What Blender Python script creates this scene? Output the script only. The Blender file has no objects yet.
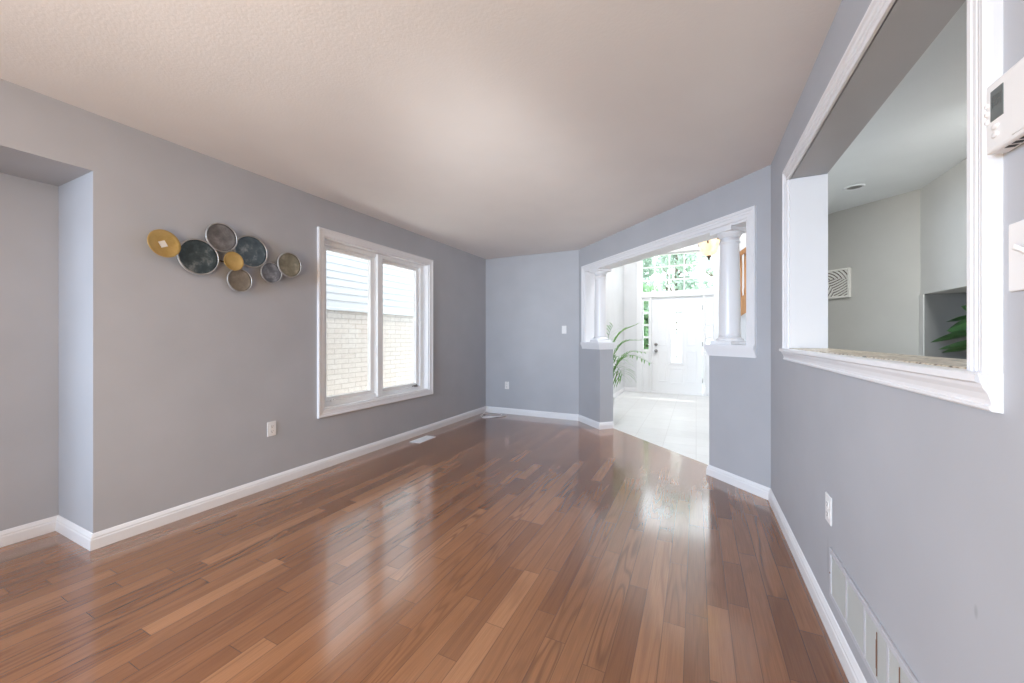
import bpy, bmesh, math, random
from mathutils import Vector, Matrix, noise

S = bpy.context.scene
C = S.collection
PI = math.pi
R2 = math.sqrt(2.0)

# ------------------------------------------------------------------ camera
CAM_H = 1.1825
YAW = 0.451
FPX = 380.2
cd = bpy.data.cameras.new('camera')
cam = bpy.data.objects.new('camera', cd)
C.objects.link(cam)
cam.location = (0, 0, CAM_H)
cam.rotation_euler = (PI / 2, 0, YAW)
cd.sensor_fit = 'HORIZONTAL'
cd.sensor_width = 36.0
cd.lens = FPX / 1024.0 * 36.0
cd.shift_y = -3.73 / 1024.0
cd.clip_start = 0.02
S.camera = cam

# ------------------------------------------------------------------ world, sun, area lights, exposure
W = bpy.data.worlds.new('sky')
S.world = W
W.use_nodes = True
nt = W.node_tree
bg = nt.nodes['Background']
bg.inputs['Color'].default_value = (0.86, 0.93, 1.0, 1)
bg.inputs['Strength'].default_value = 5.2

def lamp(name, kind, loc, energy, col, rot=None, target=None, size=None, size_y=None, radius=None):
    d = bpy.data.lights.new(name, kind)
    o = bpy.data.objects.new(name, d)
    C.objects.link(o)
    o.location = loc
    d.energy = energy
    d.color = col
    if target is not None:
        v = Vector(target) - Vector(loc)
        o.rotation_euler = v.to_track_quat('-Z', 'Y').to_euler()
    if size:
        d.shape = 'RECTANGLE'
        d.size = size
        d.size_y = size_y or size
    if radius:
        d.shadow_soft_size = radius
    return o

sun = lamp('sun', 'SUN', (4, 14, 14), 9.0, (1.0, 0.96, 0.9), target=(2.0, 9.0, 0.2))
sun.data.angle = math.radians(1.0)
# daylight from the big window of the room's rear wall, behind the camera
rw = lamp('rear_window_daylight', 'AREA', (-2.0, -3.1, 1.7), 50, (0.56, 0.76, 1.0), target=(-2.2, 5.0, 0.4), size=1.6, size_y=1.2)
rw.data.spread = math.radians(75)
# added cool fill lamp behind and left of the camera, brightens the right wall
sf = lamp('side_fill', 'AREA', (-2.9, -1.9, 1.7), 66, (0.58, 0.77, 1.0), target=(0.4, 2.6, 0.4), size=1.3, size_y=1.1)
sf.data.spread = math.radians(85)
# added warm fill lamp behind the camera, brightens the ceiling
lamp('ceiling_fill', 'AREA', (-1.1, -0.9, 0.8), 38, (1.0, 0.82, 0.56), target=(-1.25, 3.6, 2.44), size=0.9, size_y=0.7)
fl = lamp('far_fill_spot', 'SPOT', (-0.8, 0.2, 1.5), 190, (1.0, 0.99, 0.97), target=(-1.9, 4.9, 2.52), radius=0.25)  # added spot lamp, brightens the far ceiling and back wall
fl.data.spot_size = math.radians(50)
fl.data.spot_blend = 1.0
# warm ceiling lamp of the dining end behind the camera
lamp('dining_lamp', 'POINT', (-1.5, -0.6, 2.15), 26, (1.0, 0.58, 0.28), radius=0.18)
# added lamp high in the hall, out of view, to brighten it
lamp('hall_fill', 'AREA', (0.3, 5.55, 4.9), 150, (0.96, 0.98, 1.0), target=(-0.4, 7.4, 0), size=1.3, size_y=0.9)
# added unseen lamp that fills the kitchen from its rear end
lamp('kitchen_fill', 'AREA', (2.6, -1.6, 1.5), 12, (0.95, 0.97, 1.0), target=(2.0, 3.5, 1.4), size=1.8, size_y=1.9)

lamp('kitchen_ceiling_fill', 'AREA', (1.62, 2.74, 2.40), 44, (0.93, 0.98, 0.99), target=(1.55, 3.1, 0.6), size=0.4, size_y=0.4)  # added unseen lamp under the kitchen ceiling, lights the angled wall

S.view_settings.view_transform = 'Standard'
S.view_settings.look = 'None'
S.view_settings.gamma = 1.0
S.view_settings.use_curve_mapping = False
S.view_settings.exposure = 0.0

# ------------------------------------------------------------------ materials
def mat(name):
    m = bpy.data.materials.new(name)
    m.use_nodes = True
    t = m.node_tree
    return m, t, t.nodes['Principled BSDF']

def N(t, kind, **kw):
    n = t.nodes.new(kind)
    for k, v in kw.items():
        setattr(n, k, v)
    return n

def math_n(t, op, a, b=None, c=None, clamp=False):
    n = t.nodes.new('ShaderNodeMath')
    n.operation = op
    n.use_clamp = clamp
    for i, v in enumerate((a, b, c)):
        if v is None:
            continue
        if isinstance(v, (int, float)):
            n.inputs[i].default_value = v
        else:
            t.links.new(v, n.inputs[i])
    return n.outputs[0]

def ramp(t, fac, stops):
    n = t.nodes.new('ShaderNodeValToRGB')
    el = n.color_ramp.elements
    while len(el) < len(stops):
        el.new(0.5)
    for e, (p, c) in zip(el, stops):
        e.position = p
        e.color = (c[0], c[1], c[2], 1)
    t.links.new(fac, n.inputs[0])
    return n.outputs[0]

def mixc(t, fac, a, b, blend='MIX'):
    n = t.nodes.new('ShaderNodeMix')
    n.data_type = 'RGBA'
    n.blend_type = blend
    for sock, v in ((n.inputs[0], fac), (n.inputs[6], a), (n.inputs[7], b)):
        if isinstance(v, (int, float)):
            sock.default_value = v
        elif isinstance(v, tuple):
            sock.default_value = (v[0], v[1], v[2], 1)
        else:
            t.links.new(v, sock)
    return n.outputs[2]

def objco(t):
    return t.nodes.new('ShaderNodeTexCoord').outputs['Object']

def bump(t, bsdf, height, strength, dist):
    b = t.nodes.new('ShaderNodeBump')
    b.inputs['Strength'].default_value = strength
    b.inputs['Distance'].default_value = dist
    t.links.new(height, b.inputs['Height'])
    t.links.new(b.outputs[0], bsdf.inputs['Normal'])

def noise_tex(t, co, scale, detail=2.0, rough=0.5):
    n = t.nodes.new('ShaderNodeTexNoise')
    n.inputs['Scale'].default_value = scale
    n.inputs['Detail'].default_value = detail
    n.inputs['Roughness'].default_value = rough
    if co is not None:
        t.links.new(co, n.inputs['Vector'])
    return n

def paint(name, col, rough=0.6, var=0.03, bscale=220.0, bstr=0.08, bdist=0.001, spec=0.4):
    m, t, b = mat(name)
    co = objco(t)
    n = noise_tex(t, co, 3.0, 3.0)
    lo = tuple(c * (1 - var) for c in col)
    hi = tuple(min(1, c * (1 + var)) for c in col)
    t.links.new(ramp(t, n.outputs['Fac'], [(0.3, lo), (0.7, hi)]), b.inputs['Base Color'])
    b.inputs['Roughness'].default_value = rough
    b.inputs['Specular IOR Level'].default_value = spec
    n2 = noise_tex(t, co, bscale, 2.0)
    bump(t, b, n2.outputs['Fac'], bstr, bdist)
    return m

M = {}
M['wall'] = paint('grey_wall_paint', (0.440, 0.447, 0.474), 0.55)
M['ceiling'] = paint('stippled_ceiling', (0.80, 0.775, 0.765), 0.9, 0.015, 80.0, 0.2, 0.003, 0.1)
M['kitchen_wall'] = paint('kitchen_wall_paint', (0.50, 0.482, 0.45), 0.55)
M['recess'] = paint('recess_painted_shade', (0.25, 0.245, 0.235), 0.6)  # shade of the kitchen recess put into its wall colour
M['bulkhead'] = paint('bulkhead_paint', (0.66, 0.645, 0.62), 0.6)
M['kitchen_ceiling'] = paint('kitchen_ceiling_paint', (0.78, 0.79, 0.79), 0.9, 0.02, 90.0, 0.3, 0.002, 0.1)
M['hall_wall'] = paint('hall_wall_paint', (0.72, 0.73, 0.74), 0.6)
M['trim'] = paint('white_trim_paint', (0.80, 0.80, 0.815), 0.32, 0.01, 60.0, 0.03, 0.001, 0.5)
M['vinyl'] = paint('white_window_vinyl', (0.84, 0.85, 0.86), 0.35, 0.01, 80.0, 0.02, 0.001, 0.5)
M['plastic'] = paint('white_plastic', (0.80, 0.79, 0.78), 0.35, 0.01, 300.0, 0.03, 0.0005, 0.5)
M['slot'] = paint('dark_slot', (0.03, 0.03, 0.032), 0.6, 0.05)
M['lcd'] = paint('lcd_screen', (0.12, 0.14, 0.14), 0.2, 0.03, spec=0.6)
M['lcd_seg'] = paint('lcd_segments', (0.05, 0.06, 0.06), 0.3, 0.03)
M['steel'] = paint('satin_nickel', (0.30, 0.29, 0.28), 0.3, 0.05)
M['steel'].node_tree.nodes['Principled BSDF'].inputs['Metallic'].default_value = 0.9
M['bronze'] = paint('aged_bronze', (0.12, 0.075, 0.04), 0.4, 0.1)
M['bronze'].node_tree.nodes['Principled BSDF'].inputs['Metallic'].default_value = 0.7
M['doorwhite'] = paint('door_white', (0.82, 0.83, 0.84), 0.4, 0.01, 60.0, 0.02)
M['grille_blade'] = paint('grille_blade', (0.44, 0.44, 0.42), 0.5, 0.05)
M['grille'] = paint('grille_white', (0.52, 0.52, 0.55), 0.5, 0.03)
M['grille_back'] = paint('grille_back', (0.34, 0.34, 0.33), 0.8, 0.1)
M['rust'] = paint('rust_streak', (0.20, 0.11, 0.07), 0.9, 0.3)
M['cable'] = paint('white_cable', (0.78, 0.77, 0.79), 0.5, 0.01)
M['pot'] = paint('pot_ceramic', (0.7, 0.7, 0.68), 0.4, 0.03)
M['soil'] = paint('potting_soil', (0.05, 0.035, 0.025), 0.95, 0.3, 60, 0.6, 0.01)
M['bark'] = paint('tree_bark', (0.16, 0.12, 0.09), 0.9, 0.3, 30, 0.8, 0.02)
M['lawn'] = paint('front_lawn', (0.16, 0.27, 0.09), 0.95, 0.3, 60, 0.5, 0.02)
M['concrete'] = paint('pale_concrete', (0.78, 0.775, 0.76), 0.9, 0.06, 60, 0.3, 0.004)
M['sticker'] = paint('paper_sticker', (0.85, 0.84, 0.82), 0.6, 0.01)
M['print'] = paint('printed_ink', (0.05, 0.05, 0.06), 0.6, 0.05)
M['art_white'] = paint('carved_white', (0.80, 0.77, 0.72), 0.7, 0.03)
M['art_brown'] = paint('carved_brown', (0.10, 0.06, 0.042), 0.8, 0.1)
M['cabinet'] = paint('cabinet_white', (0.75, 0.75, 0.74), 0.4, 0.02)
M['siding'] = paint('pale_vinyl_siding', (0.41, 0.425, 0.45), 0.6, 0.015)

def metal_disc(name, lo, hi, hi2, metallic=0.5, rough=0.45, scale=22.0):
    m, t, b = mat(name)
    co = objco(t)
    n = noise_tex(t, co, scale, 5.0, 0.65)
    n2 = noise_tex(t, co, scale * 0.35, 3.0)
    f = math_n(t, 'ADD', math_n(t, 'MULTIPLY', n.outputs['Fac'], 0.6), math_n(t, 'MULTIPLY', n2.outputs['Fac'], 0.4))
    t.links.new(ramp(t, f, [(0.40, lo), (0.52, hi), (0.66, hi2)]), b.inputs['Base Color'])
    b.inputs['Metallic'].default_value = metallic
    b.inputs['Roughness'].default_value = rough
    bump(t, b, n.outputs['Fac'], 0.15, 0.003)
    return m

M['disc_gold'] = metal_disc('brushed_gold', (0.50, 0.33, 0.10), (0.60, 0.41, 0.15), (0.68, 0.50, 0.22), 0.55, 0.38, 8)
M['disc_teal'] = metal_disc('dark_teal_patina', (0.045, 0.062, 0.07), (0.07, 0.095, 0.105), (0.30, 0.32, 0.33), 0.4, 0.5)
M['disc_blue'] = metal_disc('blue_grey_patina', (0.07, 0.10, 0.125), (0.11, 0.15, 0.18), (0.40, 0.44, 0.46), 0.4, 0.5, 16)
M['disc_grey'] = metal_disc('warm_grey_patina', (0.13, 0.125, 0.125), (0.19, 0.18, 0.18), (0.30, 0.29, 0.29), 0.4, 0.5)
M['disc_slate'] = metal_disc('slate_patina', (0.12, 0.13, 0.155), (0.18, 0.19, 0.22), (0.36, 0.37, 0.40), 0.4, 0.5)
M['disc_taupe'] = metal_disc('taupe_patina', (0.22, 0.185, 0.15), (0.28, 0.24, 0.19), (0.38, 0.34, 0.29), 0.4, 0.5)
M['disc_olive'] = metal_disc('olive_patina', (0.19, 0.17, 0.12), (0.26, 0.235, 0.175), (0.46, 0.42, 0.32), 0.4, 0.5, 14)
M['rim'] = metal_disc('pewter_rim', (0.36, 0.35, 0.34), (0.44, 0.43, 0.42), (0.52, 0.51, 0.50), 0.5, 0.4)

def hardwood():
    m, t, b = mat('brown_hardwood_strip')
    co = objco(t)
    sep = t.nodes.new('ShaderNodeSeparateXYZ')
    t.links.new(co, sep.inputs[0])
    x, y = sep.outputs[0], sep.outputs[1]
    wd = 0.083
    xs = math_n(t, 'DIVIDE', math_n(t, 'ADD', x, 10.0), wd)
    row = math_n(t, 'FLOOR', xs)
    fx = math_n(t, 'FRACT', xs)
    wn = N(t, 'ShaderNodeTexWhiteNoise', noise_dimensions='1D')
    t.links.new(row, wn.inputs['W'])
    sc = t.nodes.new('ShaderNodeSeparateColor')
    t.links.new(wn.outputs['Color'], sc.inputs[0])
    L = math_n(t, 'MULTIPLY_ADD', sc.outputs[0], 0.9, 1.15)
    yy = math_n(t, 'DIVIDE', math_n(t, 'ADD', math_n(t, 'ADD', y, 10.0), math_n(t, 'MULTIPLY', sc.outputs[1], 5.0)), L)
    col = math_n(t, 'FLOOR', yy)
    fy = math_n(t, 'FRACT', yy)
    # joints jitter: split some boards a second time
    cmb = t.nodes.new('ShaderNodeCombineXYZ')
    t.links.new(row, cmb.inputs[0])
    t.links.new(col, cmb.inputs[1])
    wn2 = N(t, 'ShaderNodeTexWhiteNoise', noise_dimensions='2D')
    t.links.new(cmb.outputs[0], wn2.inputs['Vector'])
    cut = math_n(t, 'MULTIPLY_ADD', wn2.outputs['Value'], 0.5, 0.25)
    second = math_n(t, 'GREATER_THAN', fy, cut)
    cmb2 = t.nodes.new('ShaderNodeCombineXYZ')
    t.links.new(row, cmb2.inputs[0])
    t.links.new(col, cmb2.inputs[1])
    t.links.new(second, cmb2.inputs[2])
    wn3 = N(t, 'ShaderNodeTexWhiteNoise', noise_dimensions='3D')
    t.links.new(cmb2.outputs[0], wn3.inputs['Vector'])
    pid = wn3.outputs['Value']
    sc3 = t.nodes.new('ShaderNodeSeparateColor')
    t.links.new(wn3.outputs['Color'], sc3.inputs[0])
    base = ramp(t, pid, [(0.0, (0.20, 0.078, 0.030)), (0.35, (0.26, 0.108, 0.043)), (0.75, (0.30, 0.130, 0.054)), (1.0, (0.37, 0.172, 0.078))])
    # grain coordinates, shifted board by board
    gx = math_n(t, 'ADD', x, math_n(t, 'MULTIPLY', sc3.outputs[0], 17.0))
    gy = math_n(t, 'ADD', y, math_n(t, 'MULTIPLY', sc3.outputs[1], 23.0))
    gv = t.nodes.new('ShaderNodeCombineXYZ')
    t.links.new(math_n(t, 'MULTIPLY', gx, 11.0), gv.inputs[0])
    t.links.new(math_n(t, 'MULTIPLY', gy, 0.9), gv.inputs[1])
    ring = noise_tex(t, gv.outputs[0], 1.0, 1.0, 0.4)
    freq = math_n(t, 'MULTIPLY_ADD', sc3.outputs[2], 45.0, 28.0)
    rs = math_n(t, 'SINE', math_n(t, 'MULTIPLY', ring.outputs['Fac'], freq))
    rs = math_n(t, 'MULTIPLY_ADD', rs, 0.5, 0.5)
    rs = math_n(t, 'POWER', rs, 3.0)
    fv = t.nodes.new('ShaderNodeCombineXYZ')
    t.links.new(math_n(t, 'MULTIPLY', gx, 210.0), fv.inputs[0])
    t.links.new(math_n(t, 'MULTIPLY', gy, 5.0), fv.inputs[1])
    fib = noise_tex(t, fv.outputs[0], 1.0, 3.0, 0.6)
    c1 = mixc(t, math_n(t, 'MULTIPLY', rs, math_n(t, 'MULTIPLY_ADD', math_n(t, 'POWER', sc3.outputs[1], 2.0), 0.58, 0.10)), base, mixc(t, 1.0, base, (0.42, 0.36, 0.34), 'MULTIPLY'))
    fibf = ramp(t, fib.outputs['Fac'], [(0.3, (0.80, 0.78, 0.76)), (0.65, (1.10, 1.10, 1.10))])
    c2 = mixc(t, 0.8, c1, mixc(t, 1.0, c1, fibf, 'MULTIPLY'))
    # joints
    ex = math_n(t, 'MULTIPLY', math_n(t, 'MINIMUM', fx, math_n(t, 'SUBTRACT', 1.0, fx)), wd)
    e1 = math_n(t, 'MINIMUM', fy, math_n(t, 'SUBTRACT', 1.0, fy))
    e2 = math_n(t, 'ABSOLUTE', math_n(t, 'SUBTRACT', fy, cut))
    ey = math_n(t, 'MULTIPLY', math_n(t, 'MINIMUM', e1, e2), L)
    edge = math_n(t, 'MINIMUM', ex, ey)
    gap = math_n(t, 'SUBTRACT', 1.0, math_n(t, 'DIVIDE', edge, 0.0021, clamp=True))
    c3 = mixc(t, math_n(t, 'MULTIPLY', gap, 0.75), c2, (0.045, 0.02, 0.012))
    t.links.new(c3, b.inputs['Base Color'])
    rr = math_n(t, 'MULTIPLY_ADD', fib.outputs['Fac'], 0.10, 0.17)
    t.links.new(rr, b.inputs['Roughness'])
    b.inputs['Specular IOR Level'].default_value = 0.15
    b.inputs['Coat Weight'].default_value = 1.0
    b.inputs['Coat Roughness'].default_value = 0.125
    b.inputs['Coat IOR'].default_value = 1.78
    big = noise_tex(t, co, 5.0, 2.0)
    # every board lies at its own slight tilt, so reflections break from board to board
    tilt = math_n(t, 'MULTIPLY', math_n(t, 'SUBTRACT', fx, 0.5), math_n(t, 'SUBTRACT', sc3.outputs[2], 0.5))
    tilt = math_n(t, 'MULTIPLY_ADD', math_n(t, 'MULTIPLY', math_n(t, 'SUBTRACT', sc3.outputs[1], 0.5), math_n(t, 'SUBTRACT', fy, 0.5)), 1.6, tilt)
    hgt = math_n(t, 'SUBTRACT', math_n(t, 'MULTIPLY', fib.outputs['Fac'], 0.02), math_n(t, 'MULTIPLY', gap, 0.5))
    hgt = math_n(t, 'ADD', hgt, math_n(t, 'MULTIPLY', tilt, 1.3))
    hgt = math_n(t, 'ADD', hgt, math_n(t, 'MULTIPLY', big.outputs['Fac'], 0.35))
    bump(t, b, hgt, 0.5, 0.0010)
    return m
M['hardwood'] = hardwood()

def tiles():
    m, t, b = mat('pale_hall_tile')
    co = objco(t)
    br = t.nodes.new('ShaderNodeTexBrick')
    br.offset = 0.0
    br.inputs['Scale'].default_value = 1.0
    br.inputs['Brick Width'].default_value = 0.33
    br.inputs['Row Height'].default_value = 0.33
    br.inputs['Mortar Size'].default_value = 0.004
    br.inputs['Color1'].default_value = (0.70, 0.70, 0.69, 1)
    br.inputs['Color2'].default_value = (0.74, 0.74, 0.73, 1)
    br.inputs['Mortar'].default_value = (0.62, 0.61, 0.60, 1)
    t.links.new(co, br.inputs['Vector'])
    n = noise_tex(t, co, 7.0, 4.0)
    c = mixc(t, 0.25, br.outputs['Color'], mixc(t, 1.0, br.outputs['Color'], ramp(t, n.outputs['Fac'], [(0.3, (0.8, 0.8, 0.8)), (0.7, (1, 1, 1))]), 'MULTIPLY'))
    t.links.new(c, b.inputs['Base Color'])
    b.inputs['Roughness'].default_value = 0.3
    bump(t, b, br.outputs['Fac'], -0.2, 0.002)
    return m
M['tile'] = tiles()

def brickwork():
    m, t, b = mat('pale_brickwork')
    co = objco(t)
    sep = t.nodes.new('ShaderNodeSeparateXYZ')
    t.links.new(co, sep.inputs[0])
    cv = t.nodes.new('ShaderNodeCombineXYZ')
    t.links.new(sep.outputs[1], cv.inputs[0])
    t.links.new(sep.outputs[2], cv.inputs[1])
    br = t.nodes.new('ShaderNodeTexBrick')
    br.inputs['Scale'].default_value = 1.0
    br.inputs['Brick Width'].default_value = 0.26
    br.inputs['Row Height'].default_value = 0.078
    br.inputs['Mortar Size'].default_value = 0.007
    br.inputs['Color1'].default_value = (0.43, 0.385, 0.355, 1)
    br.inputs['Color2'].default_value = (0.46, 0.425, 0.40, 1)
    br.inputs['Mortar'].default_value = (0.33, 0.31, 0.29, 1)
    t.links.new(cv.outputs[0], br.inputs['Vector'])
    n = noise_tex(t, co, 18.0, 4.0)
    c = mixc(t, 0.5, br.outputs['Color'], mixc(t, 1.0, br.outputs['Color'], ramp(t, n.outputs['Fac'], [(0.3, (0.82, 0.82, 0.82)), (0.7, (1.08, 1.08, 1.08))]), 'MULTIPLY'))
    t.links.new(c, b.inputs['Base Color'])
    b.inputs['Roughness'].default_value = 0.9
    bump(t, b, br.outputs['Fac'], -0.5, 0.006)
    return m
M['brick'] = brickwork()

def glass(name, tint=(1, 1, 1)):
    m = bpy.data.materials.new(name)
    m.use_nodes = True
    t = m.node_tree
    t.nodes.remove(t.nodes['Principled BSDF'])
    out = t.nodes['Material Output']
    tr = t.nodes.new('ShaderNodeBsdfTransparent')
    tr.inputs[0].default_value = (tint[0], tint[1], tint[2], 1)
    gl = t.nodes.new('ShaderNodeBsdfGlossy')
    gl.inputs['Roughness'].default_value = 0.02
    lw = t.nodes.new('ShaderNodeLayerWeight')
    lw.inputs[0].default_value = 0.5
    fac = math_n(t, 'MULTIPLY_ADD', math_n(t, 'POWER', lw.outputs['Facing'], 4.0), 0.5, 0.03)
    mx = t.nodes.new('ShaderNodeMixShader')
    t.links.new(fac, mx.inputs[0])
    t.links.new(tr.outputs[0], mx.inputs[1])
    t.links.new(gl.outputs[0], mx.inputs[2])
    t.links.new(mx.outputs[0], out.inputs[0])
    return m
M['glass'] = glass('clear_window_glass', (0.97, 0.985, 0.98))

def frosted(name, col, trans=0.6):
    m = bpy.data.materials.new(name)
    m.use_nodes = True
    t = m.node_tree
    t.nodes.remove(t.nodes['Principled BSDF'])
    out = t.nodes['Material Output']
    d = t.nodes.new('ShaderNodeBsdfDiffuse')
    tl = t.nodes.new('ShaderNodeBsdfTranslucent')
    n = noise_tex(t, objco(t), 40.0, 3.0)
    c = ramp(t, n.outputs['Fac'], [(0.3, tuple(x * 0.94 for x in col)), (0.7, col)])
    t.links.new(c, d.inputs[0])
    t.links.new(c, tl.inputs[0])
    mx = t.nodes.new('ShaderNodeMixShader')
    mx.inputs[0].default_value = trans
    t.links.new(d.outputs[0], mx.inputs[1])
    t.links.new(tl.outputs[0], mx.inputs[2])
    t.links.new(mx.outputs[0], out.inputs[0])
    return m
M['frosted'] = frosted('frosted_glass', (0.92, 0.94, 0.95))

def lit_glass():
    m, t, b = mat('amber_lit_glass')
    n = noise_tex(t, objco(t), 14.0, 4.0)
    c = ramp(t, n.outputs['Fac'], [(0.3, (0.95, 0.70, 0.44)), (0.7, (1.0, 0.88, 0.70))])
    t.links.new(c, b.inputs['Base Color'])
    t.links.new(c, b.inputs['Emission Color'])
    b.inputs['Emission Strength'].default_value = 0.75
    b.inputs['Roughness'].default_value = 0.25
    return m
M['amber'] = lit_glass()

def granite():
    m, t, b = mat('polished_granite')
    co = objco(t)
    v = t.nodes.new('ShaderNodeTexVoronoi')
    v.inputs['Scale'].default_value = 60.0
    t.links.new(co, v.inputs['Vector'])
    n = noise_tex(t, co, 9.0, 6.0, 0.75)
    f = math_n(t, 'ADD', math_n(t, 'MULTIPLY', v.outputs['Distance'], 0.45), math_n(t, 'MULTIPLY', n.outputs['Fac'], 0.6))
    c = ramp(t, f, [(0.36, (0.05, 0.04, 0.03)), (0.44, (0.26, 0.19, 0.12)), (0.52, (0.50, 0.40, 0.28)), (0.66, (0.62, 0.56, 0.47))])
    t.links.new(c, b.inputs['Base Color'])
    b.inputs['Roughness'].default_value = 0.3
    return m
M['granite'] = granite()

def oak(name, lo, hi):
    m, t, b = mat(name)
    co = objco(t)
    mp = t.nodes.new('ShaderNodeMapping')
    mp.inputs['Scale'].default_value = (30, 30, 3)
    t.links.new(co, mp.inputs[0])
    n = noise_tex(t, mp.outputs[0], 1.5, 4.0)
    t.links.new(ramp(t, n.outputs['Fac'], [(0.3, lo), (0.7, hi)]), b.inputs['Base Color'])
    b.inputs['Roughness'].default_value = 0.35
    return m
M['oak'] = oak('honey_oak', (0.42, 0.20, 0.08), (0.58, 0.31, 0.14))

def leafmat(name, lo, hi, rough=0.45, trans=0.3):
    m = bpy.data.materials.new(name)
    m.use_nodes = True
    t = m.node_tree
    b = t.nodes['Principled BSDF']
    out = t.nodes['Material Output']
    n = noise_tex(t, objco(t), 9.0, 3.0)
    c = ramp(t, n.outputs['Fac'], [(0.3, lo), (0.7, hi)])
    t.links.new(c, b.inputs['Base Color'])
    b.inputs['Roughness'].default_value = rough
    tl = t.nodes.new('ShaderNodeBsdfTranslucent')
    t.links.new(c, tl.inputs[0])
    mx = t.nodes.new('ShaderNodeMixShader')
    mx.inputs[0].default_value = trans
    t.links.new(b.outputs[0], mx.inputs[1])
    t.links.new(tl.outputs[0], mx.inputs[2])
    t.links.new(mx.outputs[0], out.inputs[0])
    return m
M['palm'] = leafmat('palm_leaf', (0.10, 0.25, 0.06), (0.19, 0.38, 0.10), 0.45, 0.4)
M['broadleaf'] = leafmat('glossy_broad_leaf', (0.02, 0.065, 0.018), (0.05, 0.15, 0.035), 0.3, 0.15)
M['tree_leaf'] = leafmat('tree_leaf', (0.42, 0.52, 0.45), (0.54, 0.63, 0.56), 0.7, 0.4)
M['tree_leaf_deep'] = leafmat('tree_leaf_deep', (0.18, 0.32, 0.17), (0.26, 0.40, 0.24), 0.7, 0.4)

def marked_wall():
    """the wall paint with its small scuffs: a round smudge and an upright patched crack by the grille"""
    m = M['wall'].copy()
    m.name = 'grey_wall_paint_scuffed'
    t = m.node_tree
    b = t.nodes['Principled BSDF']
    src = b.inputs['Base Color'].links[0].from_socket
    sep = t.nodes.new('ShaderNodeSeparateXYZ')
    t.links.new(objco(t), sep.inputs[0])
    y, z = sep.outputs[1], sep.outputs[2]
    def blob(yc, zc, ry, rz, k):
        a = math_n(t, 'DIVIDE', math_n(t, 'SUBTRACT', y, yc), ry)
        c = math_n(t, 'DIVIDE', math_n(t, 'SUBTRACT', z, zc), rz)
        d = math_n(t, 'ADD', math_n(t, 'MULTIPLY', a, a), math_n(t, 'MULTIPLY', c, c))
        return math_n(t, 'MULTIPLY', math_n(t, 'SUBTRACT', 1.0, d, clamp=True), k)
    f = math_n(t, 'MAXIMUM', blob(1.056, 0.651, 0.007, 0.016, 0.35), blob(1.975, 0.27, 0.016, 0.11, 0.25))
    t.links.new(mixc(t, f, src, (0.16, 0.16, 0.17)), b.inputs['Base Color'])
    return m

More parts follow.
